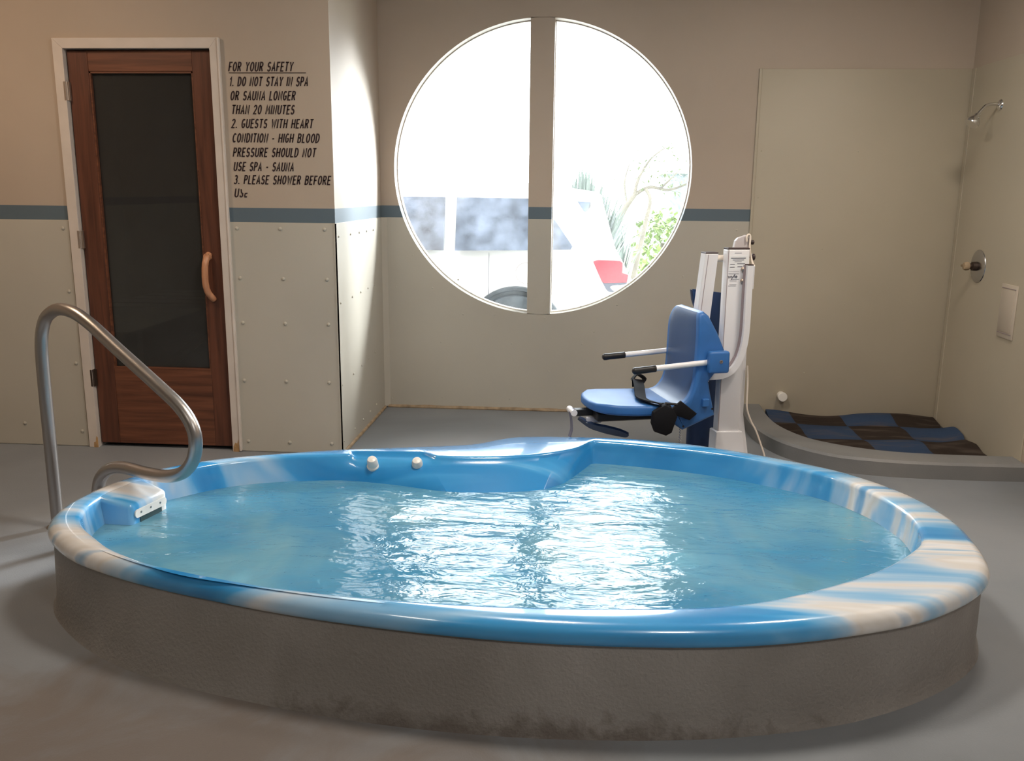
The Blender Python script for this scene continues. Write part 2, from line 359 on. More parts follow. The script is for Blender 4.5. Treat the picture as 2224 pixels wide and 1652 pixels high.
RIM_IN = [(-1.499, 2.516), (-1.61, 2.63), (-1.665, 2.75), (-1.677, 2.86), (-1.665, 2.97), (-1.625, 3.07), (-1.559, 3.15), (-1.423, 3.29), (-1.219, 3.395), (-.962, 3.458), (-.8, 3.475), (-.571, 3.478), (-.465, 3.478),
          (-.277, 3.502), (-.127, 3.558), (-.012, 3.638), (.04, 3.705), (.068, 3.762), (.108, 3.779), (.307, 3.743), (.59, 3.662), (.806, 3.547), (.995, 3.392), (1.10, 3.23), (1.15, 3.05), (1.156, 2.931), (1.135, 2.80),
          (1.073, 2.677), (.887, 2.487), (.65, 2.327), (.446, 2.233), (.198, 2.188), (-.168, 2.166), (-.544, 2.18), (-.811, 2.217), (-1.101, 2.279), (-1.357, 2.403)]
WATER = [(-1.48, 2.535), (-1.60, 2.65), (-1.65, 2.76), (-1.664, 2.86), (-1.652, 2.965), (-1.61, 3.06), (-1.54, 3.14), (-1.40, 3.285), (-1.22, 3.375), (-.962, 3.425), (-.739, 3.396), (-.507, 3.335), (-.3, 3.345), (-.133, 3.39), (-.05, 3.47),
         (-.018, 3.525), (.04, 3.66), (.07, 3.745), (.108, 3.77), (.307, 3.735), (.58, 3.65), (.80, 3.53), (.985, 3.385), (1.09, 3.22), (1.138, 3.05), (1.144, 2.931), (1.122, 2.80), (1.06, 2.685), (.875, 2.50), (.642, 2.343), (.44, 2.25), (.196, 2.206),
         (-.166, 2.184), (-.54, 2.198), (-.805, 2.235), (-1.092, 2.297), (-1.345, 2.421)]
CURB_LOW = [(-1.701, 2.60), (-1.588, 2.475), (-1.431, 2.351), (-1.259, 2.257), (-1.062, 2.19), (-.911, 2.15), (-.669, 2.096), (-.4, 2.06), (-.156, 2.046), (.08, 2.052), (.321, 2.075), (.519, 2.114), (.728, 2.178), (.916, 2.273), (1.081, 2.39), (1.189, 2.499), (1.25, 2.60),
            (1.30, 2.76), (1.305, 2.9), (1.28, 3.1), (1.2, 3.32), (1.034, 3.5), (.769, 3.675), (.5, 3.80), (.14, 3.865), (-.2, 3.85), (-.42, 3.72), (-.7, 3.63), (-.99, 3.555), (-1.307, 3.44), (-1.55, 3.31), (-1.70, 3.12), (-1.76, 2.95), (-1.765, 2.75)]
NT = 420
TH = [2 * PI * i / NT - PI for i in range(NT)]
def polar(pts):
    d = sorted((math.atan2(p[1] - CY, p[0] - CX), math.hypot(p[0] - CX, p[1] - CY)) for p in spline([(*p, 0) for p in pts], True, 14))
    d = [(d[-1][0] - 2 * PI, d[-1][1])] + d + [(d[0][0] + 2 * PI, d[0][1])]
    out = []; j = 0
    for t in TH:
        while d[j + 1][0] < t: j += 1
        a, b = d[j], d[j + 1]; f = (t - a[0]) / max(b[0] - a[0], 1e-9); out.append(a[1] + (b[1] - a[1]) * f)
    return out
rO, rI, rW, rC = polar(RIM_OUT), polar(RIM_IN), polar(WATER), polar(CURB_LOW)
def ring(r, z): return [(CX + a * math.cos(t), CY + a * math.sin(t), z) for a, t in zip(r, TH)]

# floor with the tub's opening cut out of it
def rect_hit(t, x0, x1, y0, y1):
    c, s = math.cos(t), math.sin(t); k = []
    if c: k += [((x1 if c > 0 else x0) - CX) / c]
    if s: k += [((y1 if s > 0 else y0) - CY) / s]
    k = min(v for v in k if v > 0); return (CX + c * k, CY + s * k)
b = MB(); hole = ring([a - .10 for a in rC], 0)
cor = [(x, y) for x in (XL - .2, XR + .2) for y in (YF - .2, YB + .15)]
outer = [list(rect_hit(t, XL - .2, XR + .2, YF - .2, YB + .15)) for t in TH]
for cx, cy in cor:
    k = min(range(NT), key=lambda i: abs(math.atan2(cy - CY, cx - CX) - TH[i])); outer[k] = [cx, cy]
b.rings([hole, [(x, y, 0) for x, y in outer]])
b.rings([[(x, y, 0) for x, y in outer], [(x, y, -.08) for x, y in outer]])
struct(b.build('floor', 'floor'), 'grey painted concrete floor around the spa', 'floor')
# dirt washed against the curb is part of the floor paint (noise in the material)

# left wall with the doorway
DL, DR, DT = -2.5605, -1.8165, 2.04
b = MB()
b.box((XL, YL, 0), (DL - .02, YL + WT, ZC)); b.box((DR + .02, YL, 0), (XC, YL + WT, ZC)); b.box((DL - .02, YL, DT + .02), (DR + .02, YL + WT, ZC))
wl = struct(b.build('wall_left', 'wall'), 'taupe wall with blue band around the sauna door', 'wall')
def rivets(b, pts, d, r=.0095, h=.0055):
    for p in pts: b.lathe([(r, 0), (r * .92, h * .6), (r * .55, h), (.0002, h * 1.1)], p, d, 10)
b = MB(); b.box((XL, YL - .004, .004), (-2.62, YL, 1.204))
rivets(b, [(-2.65, YL - .004, z) for z in (.085, .458, .841, 1.166)] + [(-2.97, YL - .004, .12)] + [(-3.3, YL - .004, z) for z in (.085, .458, .841, 1.166)], (0, -1, 0))
b.build('wall_panel', 'board', wl, 30)
b = MB(); b.box((-1.772, YL - .004, .004), (XC - .004, YL, 1.204))
rivets(b, [(x + dx * .004, YL - .004, z) for z, dx in ((1.177, 0), (.925, 1), (.694, 1), (.388, -1), (.057, 0)) for x in (-1.732, -1.507, -1.279)], (0, -1, 0))
b.build('wall_panel', 'board', wl, 30)

# return wall between the door wall and the window wall
b = MB(); b.box((XC - WT, YL + WT, 0), (XC, YB, ZC))
wr = struct(b.build('wall_return', 'wall'), 'short wall lit white by the window beside it', 'wall')
b = MB(); b.box((XC, YL - .002, .004), (XC + .004, YB - .03, 1.204))
rivets(b, [(XC + .004, y + (z < .5) * -.02, z + (y - 4.47) * k) for z, k in ((1.14, 0), (.80, .02), (.37, .05), (.065, .02)) for y in (4.475, 4.715, 4.905, 5.08, 5.245)], (1, 0, 0), .006)
b.build('wall_panel', 'board', wr, 30)
b = MB(); b.box((XC - .008, YL - .008, 0), (XC + .008, YL, 1.206)); b.box((XC, YL - .008, 0), (XC + .0075, YL + .012, 1.206))
struct(b.build('trim_3', 'board'), 'thin vertical corner strip on the left wall corner', 'trim')
b = MB(); b.prism([(XC + .004, YB), (XC + .035, YB), (XC + .004, YB - .03)], 2, .01, 1.205)
struct(b.build('trim_4', 'board'), 'vertical strip in the inner corner beside the window', 'trim')

# window wall: ring around the round opening, then the mullion
WX, WZ, WRX, WRZ, MLX, MRX = -.239, 1.4956, .9007, .8731, -.3133, -.1705
b = MB(); n = 240; ts = [2 * PI * i / n for i in range(n)]
def whit(t):
    c, s = math.cos(t), math.sin(t); k = []
    if abs(c) > 1e-9: k.append(((XR + .17 if c > 0 else XC - .17) - WX) / c)
    if abs(s) > 1e-9: k.append(((ZC if s > 0 else -.05) - WZ) / s)
    k = min(v for v in k if v > 0); return WX + c * k, WZ + s * k
rc = [list(whit(t)) for t in ts]
for x, z in ((XR + .17, ZC), (XC - .17, ZC), (XC - .17, -.05), (XR + .17, -.05)):
    k = min(range(n), key=lambda i: abs((math.atan2(z - WZ, x - WX) - ts[i] + PI) % (2 * PI) - PI)); rc[k] = [x, z]
el = [(WX + WRX * math.cos(t), WZ + WRZ * math.sin(t)) for t in ts]
mid = [((a[0] + c[0]) / 2, (a[1] + c[1]) / 2) for a, c in zip(el, rc)]
F = lambda l, y: [(x, y, z) for x, z in l]
b.rings([F(rc, YB + WT), F(rc, YB), F(mid, YB), F(el, YB), F(el, YB + WT), F(rc, YB + WT)])
def ez(x, s): return WZ + s * WRZ * math.sqrt(max(0, 1 - ((x - WX) / WRX) ** 2))
b.box((MLX, YB, ez(MLX, -1) - .004), (MRX, YB + WT, ez(MLX, 1) + .004))
wb = struct(b.build('wall_back', 'wall'), 'taupe wall with blue band around the round window', 'wall')
b = MB()
rivets(b, [(x, YB, z) for x, z in ((-1.192, 1.159), (-1.03, .975), (-1.14, .777), (-.91, .775), (-.747, .829), (-1.171, .441), (-.858, .43), (-.409, .432), (.035, .439), (-1.179, .055), (-.851, .073), (-.417, .073), (.02, .075),
                                   (-.717, .612), (-.518, .612), (-.202, .598), (-.17, .259), (.244, .69), (.432, .93), (.62, .588), (.64, .872), (.947, 1.155), (.107, .519), (.9, .84), (.9, .44))], (0, -1, 0), .006, .0025)
b.build('panel_rivet', 'board', wb, 40)
# sealant bead along the foot of the window wall and return wall
b = MB(); pts = []
x = XC + .02
while x < 1.02: pts.append((x, YB - .004, .006)); x += .04
b.tube(pts, [.012 + .006 * noise.noise((p[0] * 9, 0, 0)) for p in pts], 8)
b.tube([(XC + .006, y, .005) for y in (YB - .03, 5.2, 5.0, 4.8, 4.6, 4.44)], .010, 8)
struct(b.build('trim_5', 'bead'), 'tan sealant bead at the foot of the window wall', 'trim')

def half(s, off, k=60):
    """outline of one half-round light, inset by off; s=-1 left, 1 right"""
    xm = (MLX - off) if s < 0 else (MRX + off); a, c = WRX - off, WRZ - off; th = math.acos((xm - WX) / a); out = []
    for i in range(k + 1):
        t = th - 2 * th * i / k if s > 0 else th + (2 * PI - 2 * th) * i / k
        out.append((WX + a * math.cos(t), WZ + c * math.sin(t)))
    return out
for num, s, lab in ((1, -1, 'left half of the round window, a parked white car behind it'), (2, 1, 'right half of the round window, garden plants behind it')):
    w = struct(empty('window_%d' % num, (0, 0, 0)), lab, 'window')
    b = MB(); o_, i_ = half(s, .0005), half(s, .006)
    b.rings([F(o_, YB + .085), F(i_, YB + .085), F(i_, YB + .135), F(o_, YB + .135), F(o_, YB + .085)])
    fr = b.build('window_frame', 'white', w)
    b = MB(); ss = half(s, .004, 14)
    for p in ss[1:-1]: b.lathe([(.003, 0), (.0025, .002), (.0002, .0025)], (p[0], YB + .085, p[1]), (0, -1, 0), 8)
    b.build('screw', 'screw', fr)
    b = MB(); g = half(s, .004); b.prism(g, 1, YB + .105, YB + .111); b.build('pane', 'pane', w)

# right wall with the shower board
XR2 = XR + WT
b = MB(); b.box((XR, YF, 0), (XR2, YB, ZC))
wrt = struct(b.build('wall_right', simple('right_wall_paint', UPPER, .55, bump=.12, bscale=260, var=.05, vscale=1.3)), 'taupe wall on the shower side', 'wall')
b = MB(); b.box((XR - .007, 4.40, .004), (XR, YB - .008, 2.0802), .002); b.box((XR - .010, YB - .055, .006), (XR - .006, YB - .02, 2.079))
b.build('wall_panel', 'shower', wrt)
b = MB(); b.box((1.029, YB - .007, .004), (XR, YB, 2.0802), .002)
rivets(b, [(1.06, YB - .007, z) for z in (1.62, 1.35, 1.0, .6)] + [(1.46, YB - .007, 1.05), (1.62, YB - .007, 1.62), (1.41, YB - .007, .29), (1.62, YB - .007, .72)], (0, -1, 0), .005, .002)
b.build('wall_panel', 'shower', wb, 30)
b = MB(); b.box((1.020, YB - .012, .09), (1.036, YB - .006, 2.083), .002)
struct(b.build('trim_6', 'shower'), 'vertical strip at the left edge of the shower board', 'trim')

# walls and ceiling outside the frame close the room
b = MB(); b.box((XL - WT, YF, 0), (XL, YL, ZC)); struct(b.build('wall_side', 'wall'), 'taupe side wall left of the door wall', 'wall')
b = MB(); b.box((XL, YF - WT, 0), (XR, YF, ZC)); struct(b.build('wall_front', 'wall'), 'taupe wall facing the round window', 'wall')
b = MB(); b.box((XL - WT, YF - WT, ZC), (XR2, YB + WT, ZC + .1)); struct(b.build('ceiling', 'ceiling'), 'pale ceiling over the spa room', 'ceiling')

# ------------------------------------------------------------------ sauna door
b = MB(); t = .016
def casing(b, x0, x1, z0, z1): b.box((x0, YL - t, z0), (x1, YL, z1), .003)
b.prism([(-2.6115, 0), (DL, 0), (DL, DT), (-2.6115, 2.089)], 1, YL - t, YL + .001, .002); b.prism([(DR, 0), (-1.7775, 0), (-1.7775, 2.089), (DR, DT)], 1, YL - t, YL + .001, .002)
b.prism([(-2.6115, 2.089), (DL, DT), (DR, DT), (-1.7775, 2.089)], 1, YL - t, YL + .001, .002)
b.box((DL - .02, YL, 0), (DL, YL + WT, DT)); b.box((DR, YL, 0), (DR + .02, YL + WT, DT)); b.box((DL - .02, YL, DT), (DR + .02, YL + WT, DT + .02))
tr = struct(b.build('trim_1', 'trim'), 'white casing around the sauna door', 'trim')
b = MB(); b.box((-1.7775, YL - .022, .004), (-1.766, YL, 2.089), .003); b.build('casing_bead', 'trim', tr)
M['bare'] = simple('bare_wood', (.42, .25, .11), .7, var=.3, vscale=30)
for pl in ([(-2.585, .0), (-2.561, .0), (-2.561, .055), (-2.568, .062), (-2.574, .03), (-2.583, .028)], [(-1.812, 0), (-1.78, 0), (-1.782, .07), (-1.79, .045), (-1.80, .05), (-1.81, .03)]):
    b = MB(); b.prism(pl, 1, YL - t - .0012, YL - t + .002); o = b.build('worn_patch', 'bare', tr); o['label'] = 'chipped paint showing bare wood'
door = struct(empty('door_1', (-2.19, YL + .03, 0)), 'brown wooden sauna door with a tall dark glass pane', 'door')
def dpart(b, name, m, sm=None):
    o = b.build(name, m, None, sm); o.parent = door; o.location = (2.19, -(YL + .03), 0); return o
y0, y1 = YL + .012, YL + .052
b = MB(); b.box((DL + .004, y0, .02), (-2.452, y1, DT - .006), .003); dpart(b, 'stile', 'stile')
b = MB(); b.box((-1.92, y0, .02), (DR - .008, y1, DT - .006), .003); dpart(b, 'stile', 'stile')
b = MB(); b.box((-2.452, y0 + .001, 1.935), (-1.92, y1, DT - .006), .003); dpart(b, 'rail', 'rail')
b = MB(); b.box((-2.452, y0 + .001, .02), (-1.92, y1, .436), .003); dpart(b, 'rail', 'rail')
b = MB()
b.box((-2.452, y0 + .004, .436), (-2.444, y0 + .02, 1.935)); b.box((-1.928, y0 + .004, .436), (-1.92, y0 + .02, 1.935)); b.box((-2.452, y0 + .0, .434), (-1.92, y0 + .02, .442)); b.box((-2.452, y0 + .004, 1.927), (-1.92, y0 + .02, 1.935))
dpart(b, 'glazing_bead', 'rail')
b = MB(); b.box((-2.447, y0 + .020, .44), (-1.925, y0 + .026, 1.93)); dpart(b, 'glass_pane', 'dpane')
b = MB()
hp = spline([(-1.893, y0 + .002, 1.040), (-1.896, y0 - .022, 1.028), (-1.899, y0 - .042, .99), (-1.901, y0 - .046, .94), (-1.901, y0 - .044, .89), (-1.896, y0 - .036, .855), (-1.888, y0 - .02, .83), (-1.882, y0 + .002, .812)], False, 6)
b.tube(hp, [.0165 + .002 * noise.noise((i * .35, 1, 0)) for i in range(len(hp))], 14); b.tube([(-1.893, y0 + .002, 1.028), (-1.894, y0 - .035, 1.033)], .016, 12)
dpart(b, 'door_handle', 'handle', 50)
for z, m in ((1.84, 'hinge'), (1.109, 'hinge'), (.381, 'dhinge')):
    b = MB(); b.tube([(DL + .001, YL - .006, z - .045), (DL + .001, YL - .006, z + .045)], .0065, 10)
    b.box((DL - .010, YL - .0165, z - .045), (DL, YL - .0155, z + .045)); b.box((DL, YL - .004, z - .045), (DL + .012, YL + .011, z + .045)); dpart(b, 'hinge', m, 40)

# sauna behind the glass
SY0, SY1, SX0, SX1 = YL + WT, 6.3, -3.3, -1.42

for nm, lo, hi, lab in (('floor_sauna', (SX0 - .03, SY0, -.03), (SX1, SY1, 0), 'dark wooden floor inside the sauna'), ('wall_sauna_back', (SX0 - .03, SY1, 0), (SX1, SY1 + .03, 2.3), 'dark wooden back wall inside the sauna'),
                        ('wall_sauna_left', (SX0 - .03, SY0, 0), (SX0, SY1, 2.3), 'dark wooden left wall inside the sauna'), ('wall_sauna_right', (SX1, SY0, 0), (SX1 + .02, SY1, 2.3), 'dark wooden right wall inside the sauna'), ('ceiling_sauna', (SX0, SY0, 2.3), (SX1, SY1, 2.33), 'dark wooden ceiling inside the sauna')):
    b = MB(); b.box(lo, hi); struct(b.build(nm, 'saunawood'), lab, 'sauna')
bench = tag(empty('sauna_bench', (-2.3, 5.5, 0)), 'dark wooden bench seen faintly through the sauna door glass', 'bench')
def bpart(b, name, m='saunawood'):
    o = b.build(name, m, bench); o.location = (2.3, -5.5, 0); return o
b = MB()
for k in range(5): b.box((-2.95, 5.22 + k * .19, .62), (-1.6, 5.38 + k * .19, .66), .004)
bpart(b, 'seat')
b = MB(); b.box((-2.95, 5.19, .50), (-1.6, 5.22, .66), .003); bpart(b, 'apron')
for x in (-2.80, -1.75): 
    b = MB(); b.box((x, 5.23, 0), (x + .08, 5.30, .62)); bpart(b, 'leg')
b = MB(); b.tube([(-2.74, 5.24, .12), (-2.2, 5.24, .56)], .03, 6); bpart(b, 'brace')

# ------------------------------------------------------------------ safety lettering
G = {}
def gl(ch, w, *st): G[ch] = (w, st)
def arc(cx, cy, rx, ry, a0, a1, k=10): return [(cx + rx * math.cos(math.radians(a0 + (a1 - a0) * i / k)), cy + ry * math.sin(math.radians(a0 + (a1 - a0) * i / k))) for i in range(k + 1)]
gl('A', .52, [(0, 0), (.26, 1), (.52, 0)], [(.08, .32), (.44, .32)])
gl('B', .48, [(0, 0), (0, 1), (.26, 1)] + arc(.26, .77, .18, .23, 90, -90, 6)[1:] + [(.1, .54)], [(.1, .54), (.26, .54)] + arc(.26, .27, .22, .27, 90, -90, 6) + [(0, 0)])
gl('C', .48, arc(.26, .5, .26, .5, 55, 305, 12))
gl('D', .50, [(0, 0), (0, 1), (.18, 1)] + arc(.18, .5, .32, .5, 90, -90, 10) + [(0, 0)])
gl('E', .42, [(.42, 1), (0, 1), (0, 0), (.42, 0)], [(0, .52), (.34, .52)])
gl('F', .40, [(.42, 1), (0, 1), (0, 0)], [(0, .50), (.33, .50)])
gl('G', .50, arc(.26, .5, .26, .5, 55, 300, 12) + [(.48, .2), (.48, .44), (.28, .44)])
gl('H', .50, [(0, 0), (0, 1)], [(.5, 0), (.5, 1)], [(0, .5), (.5, .5)])
gl('I', .02, [(.01, 0), (.01, 1)])
gl('L', .38, [(0, 1), (0, 0), (.38, 0)])
gl('M', .60, [(0, 0), (.04, 1), (.30, .35), (.56, 1), (.60, 0)])
gl('N', .50, [(0, 0), (0, 1), (.5, 0), (.5, 1)])
gl('O', .54, arc(.27, .5, .27, .5, 90, 450, 18))
gl('P', .44, [(0, 0), (0, 1), (.22, 1)] + arc(.22, .74, .22, .26, 90, -90, 8)[1:] + [(0, .48)])
gl('R', .48, [(0, 0), (0, 1), (.22, 1)] + arc(.22, .75, .22, .25, 90, -90, 8)[1:] + [(0, .5)], [(.2, .5), (.48, 0)])
gl('S', .46, arc(.24, .74, .21, .26, 40, 250, 9) + arc(.23, .26, .23, .27, 75, -150, 9))
gl('T', .48, [(0, 1), (.48, 1)], [(.24, 1), (.24, 0)])
gl('U', .50, [(0, 1), (0, .27)] + arc(.25, .27, .25, .27, 180, 360, 10) + [(.5, 1)])
gl('V', .50, [(0, 1), (.25, 0), (.5, 1)])
gl('W', .70, [(0, 1), (.16, 0), (.35, .8), (.54, 0), (.70, 1)])
gl('Y', .50, [(0, 1), (.25, .48), (.5, 1)], [(.25, .48), (.25, 0)])
gl('0', .50, arc(.25, .5, .25, .5, 90, 450, 18))
gl('1', .22, [(0, .78), (.18, 1), (.18, 0)])
gl('2', .46, arc(.23, .74, .22, .26, 160, -30, 8) + [(0, 0), (.46, 0)])
gl('3', .44, arc(.2, .76, .21, .24, 140, -80, 8), arc(.2, .27, .24, .28, 80, -140, 9))
gl('.', .06, [(.02, .0), (.05, .06)])
gl('-', .26, [(.02, .42), (.24, .42)])
gl(' ', .26)
# the last word has been half wiped away: what is left of its S and E
gl('s', .40, [(.02, .92), (.16, .52), (.38, .40)] + arc(.19, .2, .21, .2, 40, -160, 7))
gl('e', .34, [(.34, .45), (.04, .42), (.0, .2), (.06, 0), (.34, .02)])
for ch, (w, st) in {'w': (.62, ([(0, .6), (.14, 0), (.31, .55), (.48, 0), (.62, .6)],)), 'y': (.46, ([(0, .6), (.24, .02)], [(.46, .6), (.16, -.35), (.02, -.3)])), 'f': (.34, ([(.36, .92), (.24, 1), (.14, .85), (.14, 0)], [(0, .58), (.32, .58)])), 'e2': (.42, ([(.04, .32), (.42, .36)] + arc(.22, .32, .2, .3, 10, 310, 10),))}.items():
    G['*' + ch] = (w, st if isinstance(st, tuple) else (st,))
def stroke(b, pts, hw, P, depth):
    """one pen stroke as a flat raised band; P maps letter space to the wall"""
    pts = [Vector((*p, 0)) for p in pts]; pts = [p for i, p in enumerate(pts) if i == 0 or (p - pts[i - 1]).length > 1e-4]; n = len(pts); L_, R_ = [], []
    cl = (pts[0] - pts[-1]).length < 1e-6
    for i, p in enumerate(pts):
        a = pts[i - 1] if i else (pts[-2] if cl else None); c = pts[i + 1] if i < n - 1 else (pts[1] if cl else None)
        d1 = (p - a).normalized() if a is not None else (c - p).normalized(); d2 = (c - p).normalized() if c is not None else d1
        m = Vector((-(d1.y + d2.y), d1.x + d2.x, 0)); m = m.normalized() if m.length > 1e-4 else Vector((-d1.y, d1.x, 0))
        k = hw / max(.58, m.dot(Vector((-d1.y, d1.x, 0)))); q = p
        if a is None: q = p - d1 * hw * .5
        if c is None: q = p + d1 * hw * .5
        L_.append(q + m * k); R_.append(q - m * k)
    rs = [[P(v.x, v.y, h) for v, h in ((l, depth), (r, depth), (r, 0), (l, 0))] for l, r in zip(L_, R_)]
    b.rings(rs, True, not cl, not cl)
def write(b, text, x0, x1, z, h, P3, hw=.078, slant=.24, gap=.36):
    toks = text if isinstance(text, list) else list(text)
    tot = sum(G[c][0] + gap for c in toks) - gap; sx = (x1 - x0) / (tot + slant * .9); x = 0
    for c in toks:
        w, st = G[c]
        for s_ in st:
            stroke(b, [((x + p[0]) * sx / h, p[1]) for p in s_], hw, lambda u, v, d: P3(x0 + (u + v * slant * .85) * h, z + v * h, d), .0012)
        x += w + gap
notice = tag(empty('safety_notice', (-1.5, YL, 1.66)), 'black italic safety rules lettered on the wall beside the sauna door', 'wall lettering')
def npart(b, name):
    o = b.build(name, 'letters', notice); o.location = (1.5, -YL, -1.66); return o
P3 = lambda x, z, d: (x, YL - .0002 - d, z)
k = .002308
for txt, xa, xb, z in (('FOR YOUR SAFETY', -1.730, -1.408, 1.936), ('1. DO NOT STAY IN SPA', -1.730, -1.336, 1.867), ('OR SAUNA LONGER', -1.729, -1.402, 1.801), ('THAN 20 MINUTES', -1.727, -1.410, 1.735), ('2. GUESTS WITH HEART', -1.731, -1.319, 1.669),
                      ('CONDITION - HIGH BLOOD', -1.730, -1.290, 1.600), ('PRESSURE SHOULD NOT', -1.731, -1.310, 1.531), ('USE SPA - SAUNA', -1.732, -1.424, 1.462), ('3. PLEASE SHOWER BEFORE', -1.734, -1.240, 1.398), ('Use', -1.735, -1.667, 1.333)):
    b = MB(); write(b, list(txt.replace('Use', 'U')) + (['s', 'e'] if txt == 'Use' else []), xa, xb, z, .0395, P3); npart(b, 'lettering')
b = MB(); b.box((-1.731, YL - .0014, 1.9250), (-1.346, YL - .0002, 1.9288)); npart(b, 'underline')

# ------------------------------------------------------------------ spa tub
b = MB()
sh = lambda r, d: [a + d for a in r]
b.rings([ring(sh(rO, -.018), .262), ring([a * .35 + c * .65 - .012 for a, c in zip(rC, rO)], .20), ring([a * .8 + c * .2 - .004 for a, c in zip(rC, rO)], .06), ring(sh(rC, .002), .02), ring(sh(rC, .012), .0)])
b.rings([ring(sh(rO, -.018), .262), ring(sh(rO, -.09), .262)])
tag(b.build('spa_curb', 'curb', None, 40), 'rough grey stucco curb wrapped around the base of the blue tub', 'curb')

tub = tag(empty('hot_tub', (CX, CY, .25)), 'oval blue and white marbled spa tub full of water', 'hot tub')
def tpart(b, name, m, sm=None, par=None):
    o = b.build(name, m, par or tub, sm)
    if not par: o.location = (-CX, -CY, -.25)
    return o
def cove(i, deep):
    """recess for the two air knobs, at the back left"""
    x = CX + rI[i] * math.cos(TH[i]); 
    if TH[i] < 0: return 0
    f = lambda a: max(0, min(1, a)); return deep * f((x + .915) / .028) * f((-.565 - x) / .028)
lerp = lambda a, c, t: [p + (q - p) * t for p, q in zip(a, c)]
cv = [cove(i, 1) for i in range(NT)]
top = [a + .058 * c for a, c in zip(rI, cv)]
def hz(z0, dz): return [z0] * NT
b = MB()
rs = [ring(sh(rO, -.05), .246), ring(sh(rO, -.005), .246), ring(rO, .253), ring(sh(rO, .001), .266), ring(sh(rO, -.006), .283), ring(sh(rO, -.020), .296), ring(sh(rO, -.038), .301),
      ring(lerp(rO, top, .55), .302), ring(sh(top, .018), .302), ring(sh(top, .006), .300), ring(sh(top, -.001), .294)]
low = [p + (q - p) * .45 for p, q in zip(rI, rW)]
rs.append([(CX + (a * (1 - c) + (a + .015) * c) * math.cos(t), CY + (a * (1 - c) + (a + .015) * c) * math.sin(t), .285) for a, c, t in zip(sh(rI, -.004), cv, TH)])
rs += [ring(lerp(rI, rW, .22), .272), ring(low, .25), ring(rW, .20), ring(sh(rW, -.008), .14), ring([a * .965 for a in rW], -.08), ring([a * .94 for a in rW], -.13), ring([a * .76 for a in rW], -.15), ring([a * .72 for a in rW], -.17), ring([a * .66 for a in rW], -.50), ring([a * .1 for a in rW], -.52)]
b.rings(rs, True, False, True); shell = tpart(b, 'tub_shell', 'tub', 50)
# step block at the left end with its skimmer plate
b = MB(); A, B_, Cc, D = (-1.70, 2.87), (-1.560, 2.862), (-1.515, 3.045), (-1.64, 3.10)
def slab(pa, pb, pc, pd, z0, zt): return [[(*p, z0) for p in (pa, pb, pc, pd)], [(pa[0], pa[1], zt[0]), (pb[0], pb[1], zt[1]), (pc[0], pc[1], zt[2]), (pd[0], pd[1], zt[3])]]
b.rings(slab(A, B_, Cc, D, .02, (.3005, .272, .272, .3005)), True, True, True)
bmesh.ops.bevel(b.bm, geom=list(b.bm.edges), offset=.016, segments=4, affect='EDGES', profile=.5)
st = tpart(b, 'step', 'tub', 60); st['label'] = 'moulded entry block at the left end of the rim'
dv = (Vector((*Cc, 0)) - Vector((*B_, 0))).normalized(); nv = Vector((dv.y, -dv.x, 0)); 
if nv.x < 0: nv = -nv
p0 = Vector((*B_, .236)) + dv * .012
def on(a, o, z): return p0 + dv * a + nv * o + Vector((0, 0, z))
b = MB(); out = []
for a, z in [(.0 + .012 - .012 * math.cos(t), -.0 + .016 * math.sin(t)) for t in [PI / 2 + PI * i / 10 for i in range(11)]][:]: out.append((a, z))
prof = [(.012 + .012 * math.cos(t), .015 * math.sin(t)) for t in [PI / 2 + PI * i / 8 for i in range(9)]] + [(.152 + .012 * math.cos(t), .015 * math.sin(t)) for t in [-PI / 2 + PI * i / 8 for i in range(9)]]
b.rings([[on(a, .002, z) for a, z in prof], [on(a, .007, z) for a, z in prof]], True, True, True); pl = tpart(b, 'skimmer_plate', 'white'); pl['label'] = 'white plate with three screws'
for a in (.03, .08, .13):
    b = MB(); b.lathe([(.0045, 0), (.0035, .0015), (.0002, .002)], on(a, .007, .002), nv, 10); b.build('screw', 'screw', pl)
b = MB(); b.rings([[on(a, .003, z) for a, z in ((.028, -.015), (.14, -.015), (.14, -.10), (.028, -.10))], [on(a, -.02, z) for a, z in ((.028, -.015), (.14, -.015), (.14, -.10), (.028, -.10))]], True, True, True)
tpart(b, 'skimmer_slot', 'dark')
for x, y in ((-.826, 3.437), (-.640, 3.44)):
    d = Vector((0, -.55, .83)); b = MB()
    b.lathe([(.027, -.012), (.027, .0), (.024, .004), (.0225, .005), (.0215, .030), (.017, .040), (.008, .0435), (.0005, .044)], (x, y + .016, .262), d, 24)
    b.box((x - .002, y - .022, .291), (x + .002, y - .016, .303)) if 0 else None
    tpart(b, 'air_knob', 'white', 35)
b = MB(); b.lathe([(.05, 0), (.05, .006), (.02, .012), (.0005, .013)], (.93, 3.33, -.12), (0, 0, 1), 20); b.box((.93, 3.33, -.121), (.94, 3.34, -.12)); tpart(b, 'drain_cover', 'dark')

# water surface, gently heaving
b = MB(); rs = []
fr = [1.0, .99, .97] + [.94 - .03 * i for i in range(31)]
for f in fr:
    r = []
    for a, t in zip(rW, TH):
        x, y = CX + (a * f + .004 * (f > .995)) * math.cos(t), CY + (a * f + .004 * (f > .995)) * math.sin(t)
        r.append((x, y, .20 + .0035 * noise.noise((x * 3.2, y * 5, 2)) * min(1, (1 - f) * 14)))
    rs.append(r)
b.rings(rs, True, False, True)
tag(b.build('spa_water', 'water', None, 180), 'turquoise rippling water filling the blue tub', 'water', kind='stuff')

